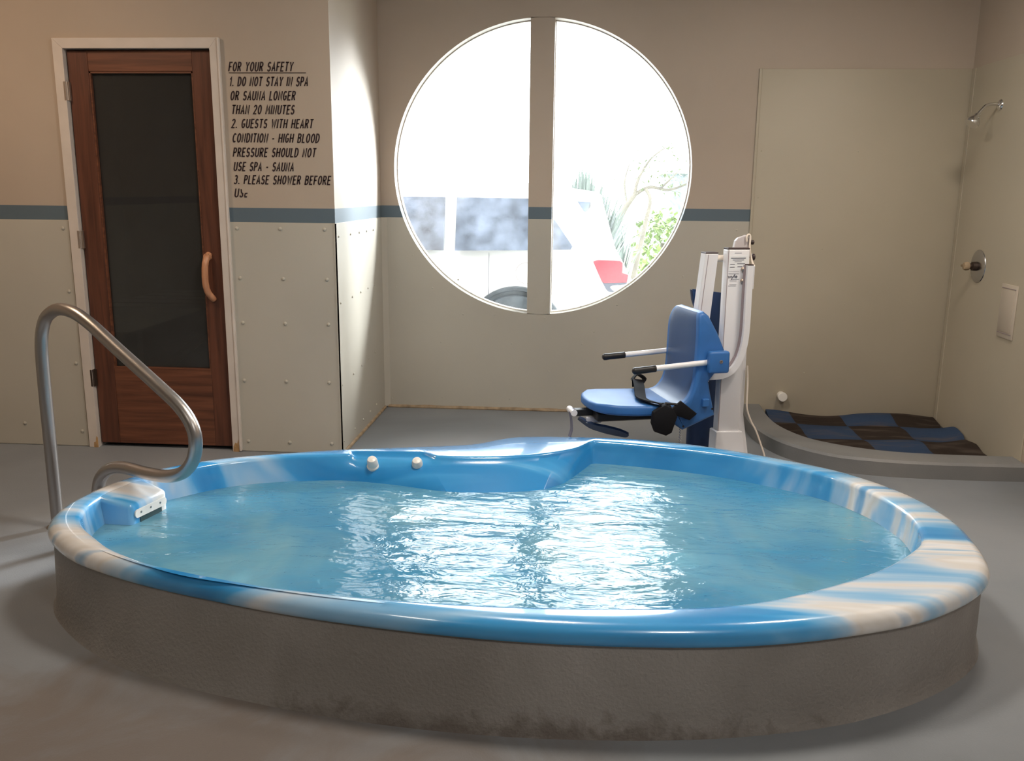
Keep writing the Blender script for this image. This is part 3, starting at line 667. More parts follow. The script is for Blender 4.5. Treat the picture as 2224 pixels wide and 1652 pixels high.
# ------------------------------------------------------------------ grab rail
rail = tag(empty('grab_rail', (-2.0, 3.24, 0)), 'bent stainless steel grab rail standing beside the left end of the tub', 'handrail')
b = MB()
path = spline([(-2.120, 3.305, 0), (-2.118, 3.304, .3), (-2.115, 3.302, .60), (-2.108, 3.299, .765), (-2.078, 3.284, .857), (-2.030, 3.261, .900), (-1.971, 3.232, .917), (-1.892, 3.193, .907), (-1.808, 3.153, .868), (-1.70, 3.10, .802), (-1.587, 3.045, .735),
               (-1.49, 2.998, .677), (-1.405, 2.958, .622), (-1.353, 2.932, .568), (-1.334, 2.922, .505), (-1.352, 2.931, .430), (-1.405, 2.957, .372), (-1.485, 2.996, .342), (-1.585, 3.044, .334), (-1.705, 3.102, .334), (-1.785, 3.140, .312), (-1.840, 3.167, .262), (-1.862, 3.178, .19), (-1.868, 3.181, .1), (-1.868, 3.181, 0)], False, 5)
b.tube(path, .0242, 20); b.build('rail_tube', 'steel', rail, 50).location = (2.0, -3.24, 0)
for x, y in ((-2.12, 3.305), (-1.868, 3.181)):
    b = MB(); b.lathe([(.045, 0), (.045, .004), (.034, .012), (.026, .018), (.026, .001)], (x, y, 0), (0, 0, 1), 24); b.build('floor_flange', 'steel', rail, 40).location = (2.0, -3.24, 0)

# ------------------------------------------------------------------ pool lift
LO, LA = (.62, 4.36, 0), math.radians(196)
lift = tag(empty('pool_lift', LO, LA), 'white pool lift with a blue chair standing behind the tub', 'pool lift')
def lp(b, name, m, sm=None, par=None): return b.build(name, m, par or lift, sm)
# local axes: x = the way the chair faces, y = the near side, z up
prof = spline([(.225, .385), (.178, .396), (.150, .418), (.130, .452), (.119, .50), (.114, .56), (.112, .633), (.110, .72), (.109, .80), (.102, .826)], False, 4)
prof = [(p[0], p[1]) for p in [(v.x, v.y) for v in [Vector((q[0], q[1], 0)) for q in [(a.x, a.y) for a in [Vector((*p_, 0)) if len(p_) == 2 else p_ for p_ in prof]]]]]
backp = prof + [(.08, .832), (.056, .812), (.015, .735), (-.031, .64), (-.02, .59), (.046, .50), (.03, .43), (.006, .335), (.165, .268), (.205, .30)]
b = MB(); b.prism(backp, 1, -.2, .2, .014, 3)
for v in b.bm.verts:
    f = max(0, (v.co.z - .70) / .13)
    if v.co.y < 0: v.co.y += .085 * f ** 2.4
    else: v.co.y -= .022 * f ** 2.4
bk = lp(b, 'backrest', 'blue', 40)
# padded front skin of the backrest, rounded at the far top corner
b = MB(); fr_ = [(p[0] + .004, p[1]) for p in prof]; rows = []
for i, (u, z) in enumerate(fr_):
    f = max(0, (z - .70) / .126); w = .193
    rows.append([(u - .010 * (abs(s) ** 6), s * w - (.022 if s > 0 else -.085) * abs(s) * f ** 2.4, z) for s in [-1, -.96, -.85, -.6, -.3, 0, .3, .6, .85, .96, 1]])
back = [[(x - .014, y * .99, z) for x, y, z in r] for r in rows]
vr = [[b.bm.verts.new(p) for p in r] for r in rows]
for A_, B2 in zip(vr, vr[1:]):
    for k_ in range(len(A_) - 1): b.bm.faces.new((A_[k_], A_[k_ + 1], B2[k_ + 1], B2[k_]))
b.bm.normal_update(); bmesh.ops.solidify(b.bm, geom=list(b.bm.faces), thickness=.012)
lp(b, 'back_pad', 'seatblue', 60, bk)
# seat: rounded tongue
pl_ = [(.12, -.2), (.40, -.2), (.49, -.192), (.545, -.165), (.58, -.12), (.598, -.06), (.602, .0), (.598, .06), (.58, .12), (.545, .165), (.49, .192), (.40, .2), (.12, .2)]
b = MB(); b.prism(pl_, 2, .338, .388, .014, 4)
for v in b.bm.verts: v.co.z += .018 * max(0, (v.co.x - .2) / .4) ** 1.5 - (.006 if v.co.z > .36 and abs(v.co.y) < .15 else 0)
lp(b, 'seat', 'blue', 45)
b = MB(); b.box((.20, -.10, .300), (.56, .10, .342), .008); lp(b, 'seat_support', 'black')
# arms
for y, z0, z1, u1, s in ((.20, .600, .564, .43, 1), (-.20, .590, .557, .45, -1)):
    a = Vector((-.0, y, z0)); e = Vector((u1, y, z1)); d = (e - a)
    b = MB(); b.tube([a, a + d * .8], .0135, 16); ar = lp(b, 'armrest', 'lift', 50)
    b = MB(); b.tube([a + d * t for t in (.735, .74, .80, .86, .92, .96, .985, 1.0)], [.0145, .0165, .0162, .0168, .016, .0175, .016, .008], 16); lp(b, 'grip', 'black', 50, ar)
    b = MB(); b.box((-.033, y + s * .004, .548), (.068, y + s * .046, .653), .012, 3); bx = lp(b, 'arm_bracket', 'blue', 40)
    b = MB(); b.lathe([(.0085, 0), (.008, .002), (.0045, .0022), (.0045, -.003)], (.012, y + s * .046, .605), (0, s, 0), 14); lp(b, 'screw', 'hinge', None, bx)
b = MB(); b.box((.045, .199, .383), (.078, .216, .42), .003); lp(b, 'buckle_block', 'blue')
for u, z in ((.022, .368), (.165, .288)):
    b = MB(); b.lathe([(.0055, 0), (.0055, .0015), (.0002, .0016)], (u, .2, z), (0, 1, 0), 10); lp(b, 'bolt_hole', 'black')
# lap belt and its pads
b = MB(); b.ribbon(spline([(.255, -.205, .40), (.265, -.18, .438), (.285, -.10, .428), (.315, 0, .412), (.335, .08, .405), (.315, .16, .405), (.27, .208, .40), (.262, .222, .37)], False, 5), (1, 0, .2), .055, .006); lp(b, 'lap_belt', 'webbing')
def pad(pts, y0, y1): 
    b = MB(); b.prism(pts, 1, y0, y1, .006, 2); return b
lp(pad([(.330, .372), (.275, .405), (.235, .385), (.21, .345), (.235, .268), (.262, .255), (.318, .276), (.335, .318)], .205, .236), 'belt_pad', 'webbing', 30)
lp(pad([(.27, .352), (.19, .418), (.105, .352), (.142, .322), (.205, .345), (.235, .31), (.262, .322)], .203, .222), 'belt_pad', 'webbing', 30)
b = MB(); b.ribbon(spline([(.29, -.20, .432), (.262, -.195, .462), (.225, -.19, .44), (.24, -.185, .415)], False, 4), (0, 1, .3), .05, .006); lp(b, 'belt_loop', 'webbing')
b = MB(); b.tube([(.262, .20, .405), (.205, .215, .40)], .006, 8); lp(b, 'belt_buckle', 'black')
# foot strap on its bracket
b = MB(); b.box((.53, -.022, .312), (.645, .022, .345), .004); lp(b, 'foot_bracket', 'black')
b = MB(); b.tube([(.66, -.045, .335), (.66, .045, .335)], .016, 14); b.box((.64, -.02, .318), (.66, .02, .34)); lp(b, 'foot_roller', 'lift', 40)
b = MB(); b.ribbon(spline([(.655, .02, .352), (.674, .02, .335), (.668, .02, .30), (.665, .02, .25), (.675, .02, .212)], False, 5), (0, 1, 0), .036, .004); lp(b, 'foot_strap', simple('grey_strap', (.16, .16, .22), .7))
b = MB(); b.box((.52, .025, .28), (.60, .045, .312), .007, 3); lp(b, 'strap_buckle', simple('buckle_silver', (.55, .56, .62), .25, .2))
b = MB(); b.ribbon(spline([(.63, .02, .305), (.57, .03, .268), (.50, .03, .245), (.43, .02, .222), (.385, .02, .207), (.375, .02, .205)], False, 4), (0, .8, .6), [.02 + .05 * math.sin(PI * min(1, i / 19)) for i in range(21)], .012); lp(b, 'calf_strap', 'navy', 40)
# mast, second post, shoe
b = MB(); b.box((-.172, .045, .02), (-.058, .1, 1.115), .007, 3); mast = lp(b, 'mast', 'lift', 40)
b = MB(); b.box((-.171, .046, 1.1145), (-.059, .099, 1.122), .003); lp(b, 'mast_cap', 'rubbertrack', None, mast)
b = MB(); b.box((-.0635, .1, .1), (-.0605, .1006, 1.112)); lp(b, 'mast_groove', 'ltrim', None, mast)
b = MB(); b.prism([(-.035, 1.092), (.032, 1.092), (.075, .60), (.005, .60)], 1, -.01, .05, .005); post = lp(b, 'rear_post', 'lift')
b = MB(); b.box((-.034, -.009, 1.0915), (.031, .049, 1.098), .002); lp(b, 'post_cap', 'rubbertrack', None, post)
b = MB(); b.prism([(.0155, 1.088), (.0185, 1.088), (.060, .61), (.057, .61)], 1, .0498, .0506); lp(b, 'post_groove', 'ltrim', None, post)
b = MB(); b.tube([(-.03, .03, 1.068), (-.075, .03, 1.068)], .017, 16); lp(b, 'link_pin', 'cream', 40)
b = MB(); b.prism([(-.048, .225), (-.055, .228), (-.185, .222), (-.205, .12), (-.22, .0), (-.045, .0)], 1, .03, .112, .004); lp(b, 'mast_shoe', 'lift')
b = MB(); b.box((-.36, -.12, 0), (.10, .20, .014), .004); lp(b, 'base_plate', 'lift')
b = MB(); b.prism([(-.172, .95), (-.196, .95), (-.204, .3), (-.26, .0), (-.17, .0)], 1, .03, .075, .003); lp(b, 'rear_flange', 'lift')
# curved arm holding the chair
cp = spline([(-.156, .13, 1.043), (-.156, .13, .90), (-.157, .13, .75), (-.150, .13, .66), (-.128, .13, .585), (-.09, .13, .535), (-.04, .13, .515), (.03, .13, .512)], False, 8)
b = MB(); b.ribbon(cp, (0, 1, 0), .034, .030); arm = lp(b, 'lift_arm', 'lift', 30)
b = MB(); b.box((.022, .113, .488), (.032, .147, .527), .002); lp(b, 'arm_hook', 'lift', None, arm)
b = MB(); b.box((-.171, .112, 1.042), (-.141, .148, 1.048), .002); lp(b, 'arm_cap', 'rubbertrack', None, arm)
b = MB(); off = [(p.x + .0175 * 0, .1, p.z) for p in cp]; b.ribbon([(p[0] + .017, .118, p[2] + .008 * (i > 30)) for i, p in enumerate(off)], (0, 1, 0), .02, .004); lp(b, 'arm_groove', 'ltrim', None, arm)
b = MB(); b.box((-.180, .118, .93), (-.173, .142, 1.04), .002); lp(b, 'handle_clip', 'lift', None, arm)
# plate, rope and knobs on top
b = MB(); b.prism([(-.105, 1.118), (-.112, 1.152), (-.125, 1.167), (-.165, 1.180), (-.182, 1.170), (-.186, 1.04), (-.15, 1.04), (-.15, 1.118)], 1, .04, .062, .003); lp(b, 'top_plate', simple('greyed_plate', (.56, .52, .53), .4))
b = MB(); b.tube(spline([(-.165, .07, 1.150), (-.163, .07, 1.172), (-.172, .07, 1.183), (-.182, .07, 1.172), (-.180, .075, 1.12), (-.188, .09, 1.06), (-.192, .11, 1.035)], False, 6), .005, 8); lp(b, 'cord', 'cream', 50)
for u, n_, z, r in ((-.196, .05, 1.145, .011), (-.205, .05, 1.075, .016)):
    b = MB(); b.tube([(u + .02, n_, z), (u - .004, n_, z)], .005, 8); b.lathe([(r * .8, 0), (r, .004), (r, .012), (r * .7, .015)], (u, n_, z), (-1, 0, 0), 16); lp(b, 'knob', 'rubbertrack', 40)
for z in (1.022, .966):
    b = MB(); b.lathe([(.011, 0), (.011, .006), (.006, .010), (.0005, .011)], (-.139, .106, z), (.6, .8, 0), 12); lp(b, 'bolt', 'hinge', 40)
# stickers on the mast face
PL = lambda y: (lambda x, z, d: (-x, y + d, z))
b = MB(); b.box((-.162, .1, 1.018), (-.066, .1006, 1.085)); s1 = lp(b, 'rating_sticker', 'sticker')
def lines(b, L_): 
    return L_
PLN = lines(b, [(.075, .150, 1.072, .004), (.084, .142, 1.064, .003), (.094, .130, 1.056, .002), (.072, .096, 1.044, .003), (.108, .148, 1.046, .003), (.072, .096, 1.030, .003), (.110, .135, 1.031, .004)])
for u0, u1, z, h in PLN:
    b = MB(); b.box((-u0, .1005, z), (-u1, .1010, z + h)); b.build('printed_line', 'ink', s1)
b = MB(); b.box((-.128, .1, 1.096), (-.092, .1006, 1.100)); lp(b, 'printed_line', 'inkl')
PLN = lines(b, [(.066, .122, 1.010, .0018), (.066, .120, 1.002, .0018), (.066, .12, .997, .0018), (.074, .11, .969, .0016), (.074, .11, .963, .0016), (.074, .11, .948, .0018), (.068, .108, .941, .003)])
for u0, u1, z, h in PLN:
    b = MB(); b.box((-u0, .1, z), (-u1, .1006, z + h)); lp(b, 'printed_line', 'inkl')
b = MB(); write(b, ['*w', '*y', '*f', '*e2'], .066, .112, .980, .017, PL(.1), .095, .05, .12); b.box((-.122, .1, .9735), (-.088, .1008, .9752)); lp(b, 'logo', 'ink')
# spring and power cord
b = MB(); b.tube([(.135 + .006 * math.cos(i * .8), .10 + .006 * math.sin(i * .8), .268 - i * .0016) for i in range(130)], .002, 6); lp(b, 'spring', 'chrome', 60)
b = MB(); b.tube(spline([(-.200, .09, .55), (-.203, .10, .46), (-.205, .10, .38), (-.210, .10, .33), (-.235, .10, .27), (-.265, .10, .22), (-.300, .10, .14), (-.320, .10, .09), (-.345, .10, .012), (-.43, .09, .006)], False, 8), .0045, 8); lp(b, 'power_cord', 'cream', 60)

# folded navy cover hung behind the lift
cov = tag(empty('lift_cover', LO, LA), 'navy blue folded cover standing behind the white lift mast', 'cover')
b = MB(); rows = []
for i in range(25):
    z = .0 + .885 * i / 24; tt = i / 24
    u0 = -.195; u1 = -.035 + (.02 * max(0, (tt - .86) / .14)) + (.01 if tt < .3 else 0)
    r = []
    for j in range(28):
        a = 2 * PI * j / 28; cu, cn = (u0 + u1) / 2, -.20; ru, rn = (u1 - u0) / 2, .05 * (1 - .6 * tt ** 3)
        w = 1 + .10 * noise.noise((math.cos(a) * 1.6, math.sin(a) * 1.6, z * 2.2))
        e = 2.6; x = math.copysign(abs(math.cos(a)) ** (2 / e), math.cos(a)); y = math.copysign(abs(math.sin(a)) ** (2 / e), math.sin(a))
        r.append((cu + ru * x * (w if i < 24 else 1), cn + rn * y * w, z + (.012 * x if i > 20 else 0)))
    rows.append(r)
b.rings(rows, True, True, True); b.build('cover_body', 'navy', cov, 40)
b = MB(); b.prism([(-.012, .892), (-.06, .884), (-.05, .765), (-.02, .842)], 1, -.225, -.19, .006); b.build('cover_flap', 'navy', cov, 40)

# ------------------------------------------------------------------ shower corner
inn = spline([(1.160, 5.49, 0), (1.150, 5.25, 0), (1.165, 5.0, 0), (1.237, 4.785, 0), (1.351, 4.650, 0), (1.553, 4.540, 0), (1.769, 4.498, 0), (2.0, 4.49, 0), (2.214, 4.49, 0)], False, 8)
out_ = spline([(1.03, 5.49, 0), (1.015, 5.22, 0), (1.021, 4.95, 0), (1.104, 4.65, 0), (1.291, 4.431, 0), (1.495, 4.358, 0), (1.709, 4.330, 0), (1.95, 4.325, 0), (2.214, 4.33, 0)], False, 8)
b = MB(); ii = [(p.x, p.y) for p in inn]; oo = [(p.x, p.y) for p in out_]
rs = []
for (a, c) in zip(oo, ii):
    d = Vector((c[0] - a[0], c[1] - a[1], 0)).normalized() * .012
    rs.append([(a[0] + .012 * 0, a[1], 0), (a[0], a[1], .073), (a[0] + d.x, a[1] + d.y, .085), (c[0] - d.x, c[1] - d.y, .085), (c[0], c[1], .073), (c[0], c[1], .0)])
b.rings(rs, True, True, True)
tag(b.build('shower_curb', 'scurb', None, 40), 'low grey concrete curb curving around the shower corner', 'curb')
b = MB(); nx, ny = 44, 40; grid = []
def inner_x(y):
    for a, c in zip(inn, inn[1:]):
        if min(a.y, c.y) <= y <= max(a.y, c.y) and abs(a.y - c.y) > 1e-6: return a.x + (c.x - a.x) * (y - a.y) / (c.y - a.y)
    return 2.0
for j in range(ny + 1):
    y = 4.525 + (5.485 - 4.525) * j / ny; xl = inner_x(max(y, 4.53)) + .03; xr = 2.205 - .02 * max(0, math.sin(j * .45)); row = []
    for i in range(nx + 1):
        f = i / nx; x = xl + (xr - xl) * f; ed = max(0, (y - 5.2) / .28)
        z = .020 + .018 * noise.noise((x * 3.5, y * 4, 0)) + .012 * math.sin(y * 21) * f + .022 * ed * (1 + math.sin(x * 8.5 - 1.9)) * .8 + .03 * max(0, (x - 2.05) / .15) * (.6 + .6 * math.sin(y * 9))
        row.append((x, y - .02 * ed * (1 - math.sin(x * 6)), max(z, .016)))
    grid.append(row)
b.rings(grid, False)
edge = grid[0] + [r[-1] for r in grid[1:]] + grid[-1][::-1][1:] + [r[0] for r in grid[::-1][1:-1]]
b.rings([edge, [(x, y, .002) for x, y, z in edge]], True, False, True); bmesh.ops.remove_doubles(b.bm, verts=b.bm.verts, dist=1e-5)
tag(b.build('shower_mat', 'mat', None, 60), 'wavy blue and brown checkered carpet mat on the shower floor', 'mat')
sh_ = tag(empty('wall_shower', (XR - .007, 5.085, 1.846)), 'chrome shower head on a bent arm high on the shower wall', 'shower head')
def sp(b, name, m, par, loc, sm=40):
    o = b.build(name, m, par, sm); o.location = [-v for v in loc]; return o
sl = (XR - .007, 5.085, 1.846)
b = MB(); b.lathe([(.030, 0), (.029, .004), (.018, .012), (.010, .014)], sl, (-1, 0, 0), 24); sp(b, 'flange', 'chrome', sh_, sl)
ap = spline([sl, (2.17, 5.082, 1.850), (2.135, 5.072, 1.840), (2.105, 5.060, 1.812), (2.085, 5.050, 1.785)], False, 8)
b = MB(); b.tube(ap, .0085, 14); sp(b, 'shower_arm', 'chrome', sh_, sl)
b = MB(); b.lathe([(.010, -.012), (.016, -.006), (.017, .004), (.022, .014), (.034, .030), (.038, .046), (.036, .054), (.0005, .055)], (2.087, 5.051, 1.788), (-.55, -.15, -.82), 28); sp(b, 'spray_head', 'chrome', sh_, sl)
vl = (XR - .007, 5.12, .990)
vv = tag(empty('shower_valve', vl), 'round chrome shower control with a lever knob below the shower head', 'shower valve')
b = MB(); b.lathe([(.092, 0), (.090, .004), (.070, .011), (.035, .014), (.030, .014)], vl, (-1, 0, 0), 40); sp(b, 'escutcheon', simple('dull_chrome', (.52, .52, .54), .24, 1), vv, vl)
b = MB(); b.lathe([(.026, .010), (.024, .035), (.016, .038), (.016, .05)], vl, (-1, 0, 0), 24); sp(b, 'valve_stem', 'dhinge', vv, vl)
b = MB(); b.lathe([(.016, .048), (.022, .052), (.024, .066), (.020, .078), (.0005, .080)], vl, (-1, 0, 0), 20); b.box((vl[0] - .078, vl[1] - .01, vl[2] - .006), (vl[0] - .06, vl[1] + .045, vl[2] + .006), .003); sp(b, 'valve_knob', 'bead', vv, vl)
al = (XR - .007, 4.715, .79)
ac = tag(empty('access_panel', al), 'small cream rectangular access panel low on the shower wall', 'access panel')
b = MB(); b.box((al[0] - .008, 4.63, .653), (al[0], 4.80, .93), .003); sp(b, 'panel_frame', simple('cream_plastic', (.52, .45, .37), .4), ac, al)
b = MB(); b.box((al[0] - .011, 4.648, .685), (al[0] - .007, 4.782, .905), .0015); sp(b, 'panel_door', simple('cream_door', (.49, .42, .34), .4), ac, al)
for z in (.908, .676):
    b = MB(); b.box((al[0] - .0105, 4.64, z), (al[0] - .0082, 4.79, z + .003)); sp(b, 'panel_seam', 'ltrim', ac, al)
pg = (1.278, YB - .007, .146)
b = MB(); b.lathe([(.024, 0), (.024, .040), (.028, .040), (.028, .062), (.026, .065), (.0005, .0655)], pg, (0, -1, 0), 24)
tag(b.build('pipe_stub', 'white', None, 40), 'short white capped pipe stub low on the shower back wall', 'pipe')

# ------------------------------------------------------------------ outside
b = MB(); b.box((-30, YB + WT + .02, -.12), (30, 40, -.02)); struct(b.build('ground_outside', 'asphalt'), 'pale concrete ground outside the window', 'ground')
car = tag(empty('car', (-1.7, 7.3, 0)), 'white hatchback parked outside with its rear by the window', 'car')
def cp_(b, name, m, sm=None, par=None):
    o = b.build(name, m, par or car, sm)
    if not par: o.location = (1.7, -7.3, 0)
    return o
YN, YFAR = 6.45, 8.15
ins = lambda z: .0 + .16 * max(0, (z - .93) / .5) ** 1.0 + .05 * max(0, (.45 - z) / .2)
bodyp = [(-3.85, .24), (.40, .27), (.47, .36), (.49, .52), (.47, .62), (.40, .70), (.33, .86), (.26, .98), (.16, 1.12), (.085, 1.24), (.075, 1.30), (.15, 1.352), (.12, 1.372), (-.08, 1.40), (-.5, 1.445), (-1.1, 1.46), (-1.7, 1.43), (-2.15, 1.28), (-2.75, .98), (-3.3, .90), (-3.75, .78), (-3.93, .60), (-3.95, .38)]
b = MB(); nb = len(bodyp)
def side(f): return [b.bm.verts.new((x, (YN + ins(z)) if f < 0 else (YFAR - ins(z)), z)) for x, z in bodyp]
a_, c_ = side(-1), side(1)
for i in range(nb): b.bm.faces.new((a_[i], a_[(i + 1) % nb], c_[(i + 1) % nb], c_[i]))
fa = b.bm.faces.new(a_); fc = b.bm.faces.new(c_[::-1]); bmesh.ops.triangulate(b.bm, faces=[fa, fc])
cp_(b, 'car_body', 'carpaint')
def sidepanel(poly, name, m, d=.006, f=-1):
    """a thick plate lying on the side of the car, following its lean"""
    b = MB(); P = lambda x, z, o: (x, (YN + ins(z) - o) if f < 0 else (YFAR - ins(z) + o), z)
    b.rings([[P(x, z, d) for x, z in poly], [P(x, z, -.02) for x, z in poly]], True, True, True); return cp_(b, name, m)
for f in (-1, 1):
    sidepanel([(-1.75, .95), (-.985, .945), (-.985, 1.325), (-1.45, 1.325), (-1.62, 1.27)], 'side_window', 'carglass', .006, f)
    sidepanel([(-.90, .945), (-.30, .955), (-.30, 1.32), (-.90, 1.325)], 'side_window', 'carglass', .006, f)
    sidepanel([(-.245, .958), (-.06, .962), (-.045, .985), (-.175, 1.165), (-.245, 1.25)], 'quarter_window', 'carglass', .006, f)
    t_ = sidepanel([(.105, .880), (.135, .893), (.30, .888), (.318, .875), (.315, .80), (.36, .79), (.352, .735), (.19, .728), (.17, .74)], 'tail_light', 'tail', .010, f)
    sidepanel([(.172, .738), (.19, .727), (.352, .734), (.36, .722), (.25, .712), (.23, .70), (.255, .672), (.34, .668), (.335, .66), (.225, .664), (.205, .68)], 'lamp_base', 'tailgrey', .009, f)
    sidepanel([(-.018, 1.305), (.075, 1.30), (.055, 1.235), (.03, 1.232)], 'spoiler_window', 'carglass', .006, f)
    # wheels
    for x in (-.455, -3.08):
        yy = YN - .004 if f < 0 else YFAR + .004; s = f
        b = MB(); b.lathe([(.372, -.10), (.372, .004), (.35, .005), (.34, -.02)], (x, yy, .315), (0, s, 0), 40); arch = cp_(b, 'wheel_arch', 'tyre', 40)
        b = MB(); b.lathe([(.20, -.18), (.31, -.18), (.33, -.15), (.33, -.03), (.31, .0), (.21, .004), (.20, -.01)], (x, yy, .31), (0, s, 0), 40); ty = cp_(b, 'tyre', 'tyre', 40)
        b = MB(); b.lathe([(.205, -.05), (.205, -.012), (.19, -.02), (.06, -.006), (.05, .0), (.0005, .001)], (x, yy, .31), (0, s, 0), 32)
        cp_(b, 'wheel_rim', 'alloy', 40)
sidepanel([(-.655, .62), (-.652, .62), (-.649, .93), (-.652, .93)], 'door_seam', 'tailgrey', .002)
b = MB(); b.tube([(-.38 + .075 * math.cos(t), YN + .0, .79 + .075 * math.sin(t)) for t in [2 * PI * i / 28 for i in range(28)]], .0022, 6, closed=True); cp_(b, 'fuel_flap', simple('flap_seam', (.25, .22, .22), .5))

def blade(b, base, tip, w, bend):
    base, tip = Vector(base), Vector(tip); m = (base + tip) / 2 + Vector((0, 0, bend)); d = (tip - base); s = Vector((d.y, -d.x, 0)); s = s.normalized() if s.length > 1e-3 else Vector((1, 0, 0)); N_ = 6
    prev = None
    for i in range(N_ + 1):
        t = i / N_; p = base * (1 - t) ** 2 + m * 2 * t * (1 - t) + tip * t * t; h = w * (1 - t ** 2) + .001
        cur = [b.bm.verts.new(p - s * h), b.bm.verts.new(p + Vector((0, 0, -.004))), b.bm.verts.new(p + s * h)]
        if prev:
            for k_ in range(2): b.bm.faces.new((prev[k_], prev[k_ + 1], cur[k_ + 1], cur[k_]))
        prev = cur
def flax(name, c, h, spread, n_, label, seed):
    r = random.Random(seed); o = tag(empty(name, c), label, 'plant', 'flax bushes behind the car')
    b = MB()
    for i in range(n_):
        a = r.uniform(0, 2 * PI); q = r.uniform(.1, 1) * spread; hh = h * r.uniform(.80, 1) * (1 - .28 * (q / spread) ** 2)
        blade(b, (.06 * math.cos(a), .06 * math.sin(a), 0), (q * math.cos(a), q * math.sin(a) * .8, hh), (.017 + .012 * r.random()) * h, .25 * h * q / spread)
    b.build('foliage', 'flax', o)
flax('flax_plant', (.03, 9.0, -.02), 1.72, .64, 260, 'spiky flax bush standing behind the rear of the white car', 3)
flax('flax_plant', (.37, 10.02, -.02), 1.27, .40, 120, 'lower spiky flax bush between the car and the pale tree', 5)
tree = tag(empty('tree', (.33, 10.9, -.02)), 'small pale tree with spreading branches on the lawn', 'tree')
b = MB(); bt = lambda pts, r: b.tube(spline(pts, False, 5), [r[0] + (r[1] - r[0]) * i / (5 * (len(pts) - 1)) for i in range(5 * (len(pts) - 1) + 1)], 8)
bt([(0, 0, 0), (.04, 0, .7), (.16, 0, 1.10), (.32, .02, 1.36)], (.055, .03)); bt([(.32, .02, 1.36), (.50, .05, 1.45), (.72, .0, 1.42), (.95, -.05, 1.50)], (.026, .01)); bt([(.32, .02, 1.36), (.36, 0, 1.55), (.50, .05, 1.78), (.68, .1, 1.92)], (.024, .006))
bt([(.62, .02, 1.43), (.75, 0, 1.56), (.85, .05, 1.66)], (.014, .005)); bt([(.24, 0, 1.22), (.2, .1, 1.5), (.26, .12, 1.75)], (.018, .005)); bt([(.45, 0, 1.42), (.5, -.1, 1.3), (.46, -.1, 1.05), (.38, -.1, .62), (.3, -.1, .2)], (.02, .035))
b.build('trunk', 'bark', tree, 60)
b = MB(); r = random.Random(11)
for i in range(420):
    c = r.choice([(.9, 0, 1.62), (.7, .1, 1.85), (.5, .05, 1.72), (.35, .1, 1.62), (.85, 0, 1.48), (.6, 0, 1.55)]); p = Vector((c[0] + r.gauss(0, .12), c[1] + r.gauss(0, .12), c[2] + r.gauss(0, .07)))
    d = Vector((r.uniform(-1, 1), r.uniform(-1, 1), r.uniform(-.3, .6))).normalized(); x, y = frame(d); l = r.uniform(.02, .045)
    b.bm.faces.new([b.bm.verts.new(p + v) for v in (-d * l, x * l * .4, d * l, -x * l * .4)])
b.build('foliage', 'leaf', tree)
def bush(name, c, s, label, seed, m='hedge'):
    r = random.Random(seed); b = MB()
    for i in range(900):
        v = Vector((r.gauss(0, 1), r.gauss(0, 1), r.gauss(0, 1))).normalized() * r.uniform(.55, 1); p = Vector((v.x * s[0], v.y * s[1], (v.z * .5 + .5) * s[2]))
        d = Vector((r.uniform(-1, 1), r.uniform(-1, 1), r.uniform(-.2, 1))).normalized(); x, y = frame(d); l = r.uniform(.04, .09)
        b.bm.faces.new([b.bm.verts.new(p + q) for q in (-d * l, x * l * .5, d * l, -x * l * .5)])
    o = tag(empty(name, c), label, 'bush'); b.build('foliage', m, o)
    b = MB(); b.tube([(0, 0, 0), (.02, 0, s[2] * .6)], .04, 8); b.build('stem', 'bark', o)
bush('garden_bush', (1.10, 12.0, -.02), (.42, .5, 1.22), 'rounded yellow green bush at the right edge of the window', 21)
b = MB(); b.box((-1, 11.2, -.019), (8, 22, -.012)); struct(b.build('ground_lawn', 'lawn'), 'lawn beyond the parked car', 'lawn')
shed = tag(empty('outbuilding', (2.6, 17, 0)), 'small grey building far off past the garden bush', 'building')
b = MB(); b.box((1.62, 16.5, -.02), (4.2, 19, 1.72)); b.build('building_wall', 'shed', shed).location = (-2.6, -17, 0)
b = MB(); b.prism([(1.5, 1.70), (4.3, 1.70), (2.9, 2.2)], 1, 16.4, 19.1); b.build('roof', 'asphalt', shed).location = (-2.6, -17, 0)

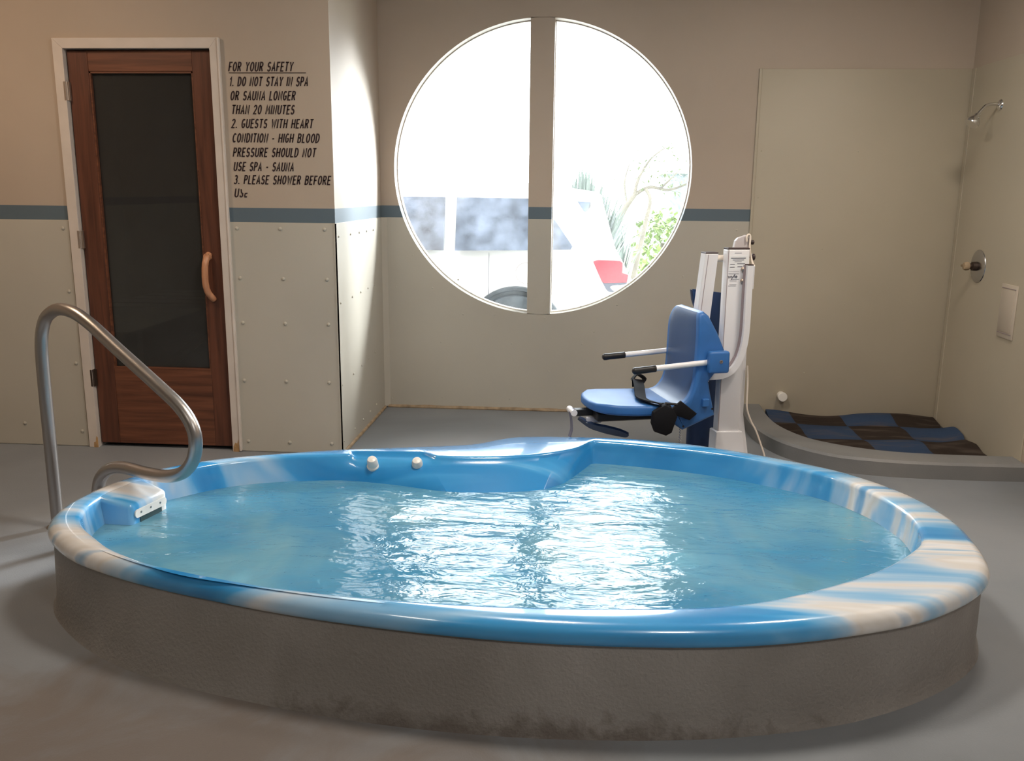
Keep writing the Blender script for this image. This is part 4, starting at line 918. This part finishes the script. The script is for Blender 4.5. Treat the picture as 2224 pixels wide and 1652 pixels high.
# ------------------------------------------------------------------ light
w = bpy.data.worlds.new('overcast_sky'); bpy.context.scene.world = w; w.use_nodes = True
bg = w.node_tree.nodes['Background']; bg.inputs[0].default_value = (.87, .945, 1, 1); bg.inputs[1].default_value = 12.5
def lamp(name, loc, size, power, col, spread=PI):
    l = bpy.data.lights.new(name, 'AREA'); l.shape = 'DISK'; l.size = size; l.energy = power; l.color = col; l.spread = spread
    o = bpy.data.objects.new(name, l); C.objects.link(o); o.location = loc; return o
WARM = (1, .72, .50); NEUT = (1, .90, .79)
lamp('unseen_ceiling_light', (-2.9, 3.2, ZC - .02), .35, 22, WARM)
lamp('unseen_ceiling_light', (-.2, 2.9, ZC - .02), .5, 42, NEUT)  # unseen fill added over the tub to brighten the room
lamp('unseen_ceiling_light', (1.5, 3.4, ZC - .02), .5, 30, NEUT)  # unseen fill added to lift the shower side
lamp('unseen_ceiling_light', (-1.6, .2, ZC - .02), .5, 10, NEUT)  # unseen fill added for the left foreground
lamp('unseen_ceiling_light', (1.0, .2, ZC - .02), .5, 30, (1, .95, .9))  # unseen fill added for the right foreground
# hazy low sun slanting in from the right through the round window
sl_ = bpy.data.lights.new('hazy_sun', 'SUN'); sl_.energy = 22; sl_.angle = math.radians(25); sl_.color = (.95, .98, 1)
so = bpy.data.objects.new('hazy_sun', sl_); C.objects.link(so); so.location = (8, 12, 4)
so.rotation_euler = Vector((-1, -.98, -.50)).to_track_quat('-Z', 'Y').to_euler()

# ------------------------------------------------------------------ camera
cam = bpy.data.cameras.new('camera'); co = bpy.data.objects.new('camera', cam); C.objects.link(co)
pit, rol, yaw = .2118, .0097, -.0733
cy_, sy_ = math.cos(yaw), math.sin(yaw)
fwd0, right0, up0 = Vector((sy_, cy_, 0)), Vector((cy_, -sy_, 0)), Vector((0, 0, 1))
fw = fwd0 * math.cos(pit) - up0 * math.sin(pit); up = up0 * math.cos(pit) + fwd0 * math.sin(pit)
rr_ = right0 * math.cos(rol) + up * math.sin(rol); uu = -right0 * math.sin(rol) + up * math.cos(rol)
mw = Matrix((rr_, uu, -fw)).transposed().to_4x4(); mw.translation = (0, 0, 1.3792); co.matrix_world = mw
cam.sensor_fit = 'HORIZONTAL'; cam.sensor_width = 36; cam.lens = 36 * 1922.05 / 2224; cam.clip_start = .02; cam.clip_end = 200
sc = bpy.context.scene; sc.camera = co
vs = sc.view_settings; vs.view_transform = 'Standard'; vs.look = 'None'; vs.gamma = 1; vs.exposure = 0; vs.use_curve_mapping = False
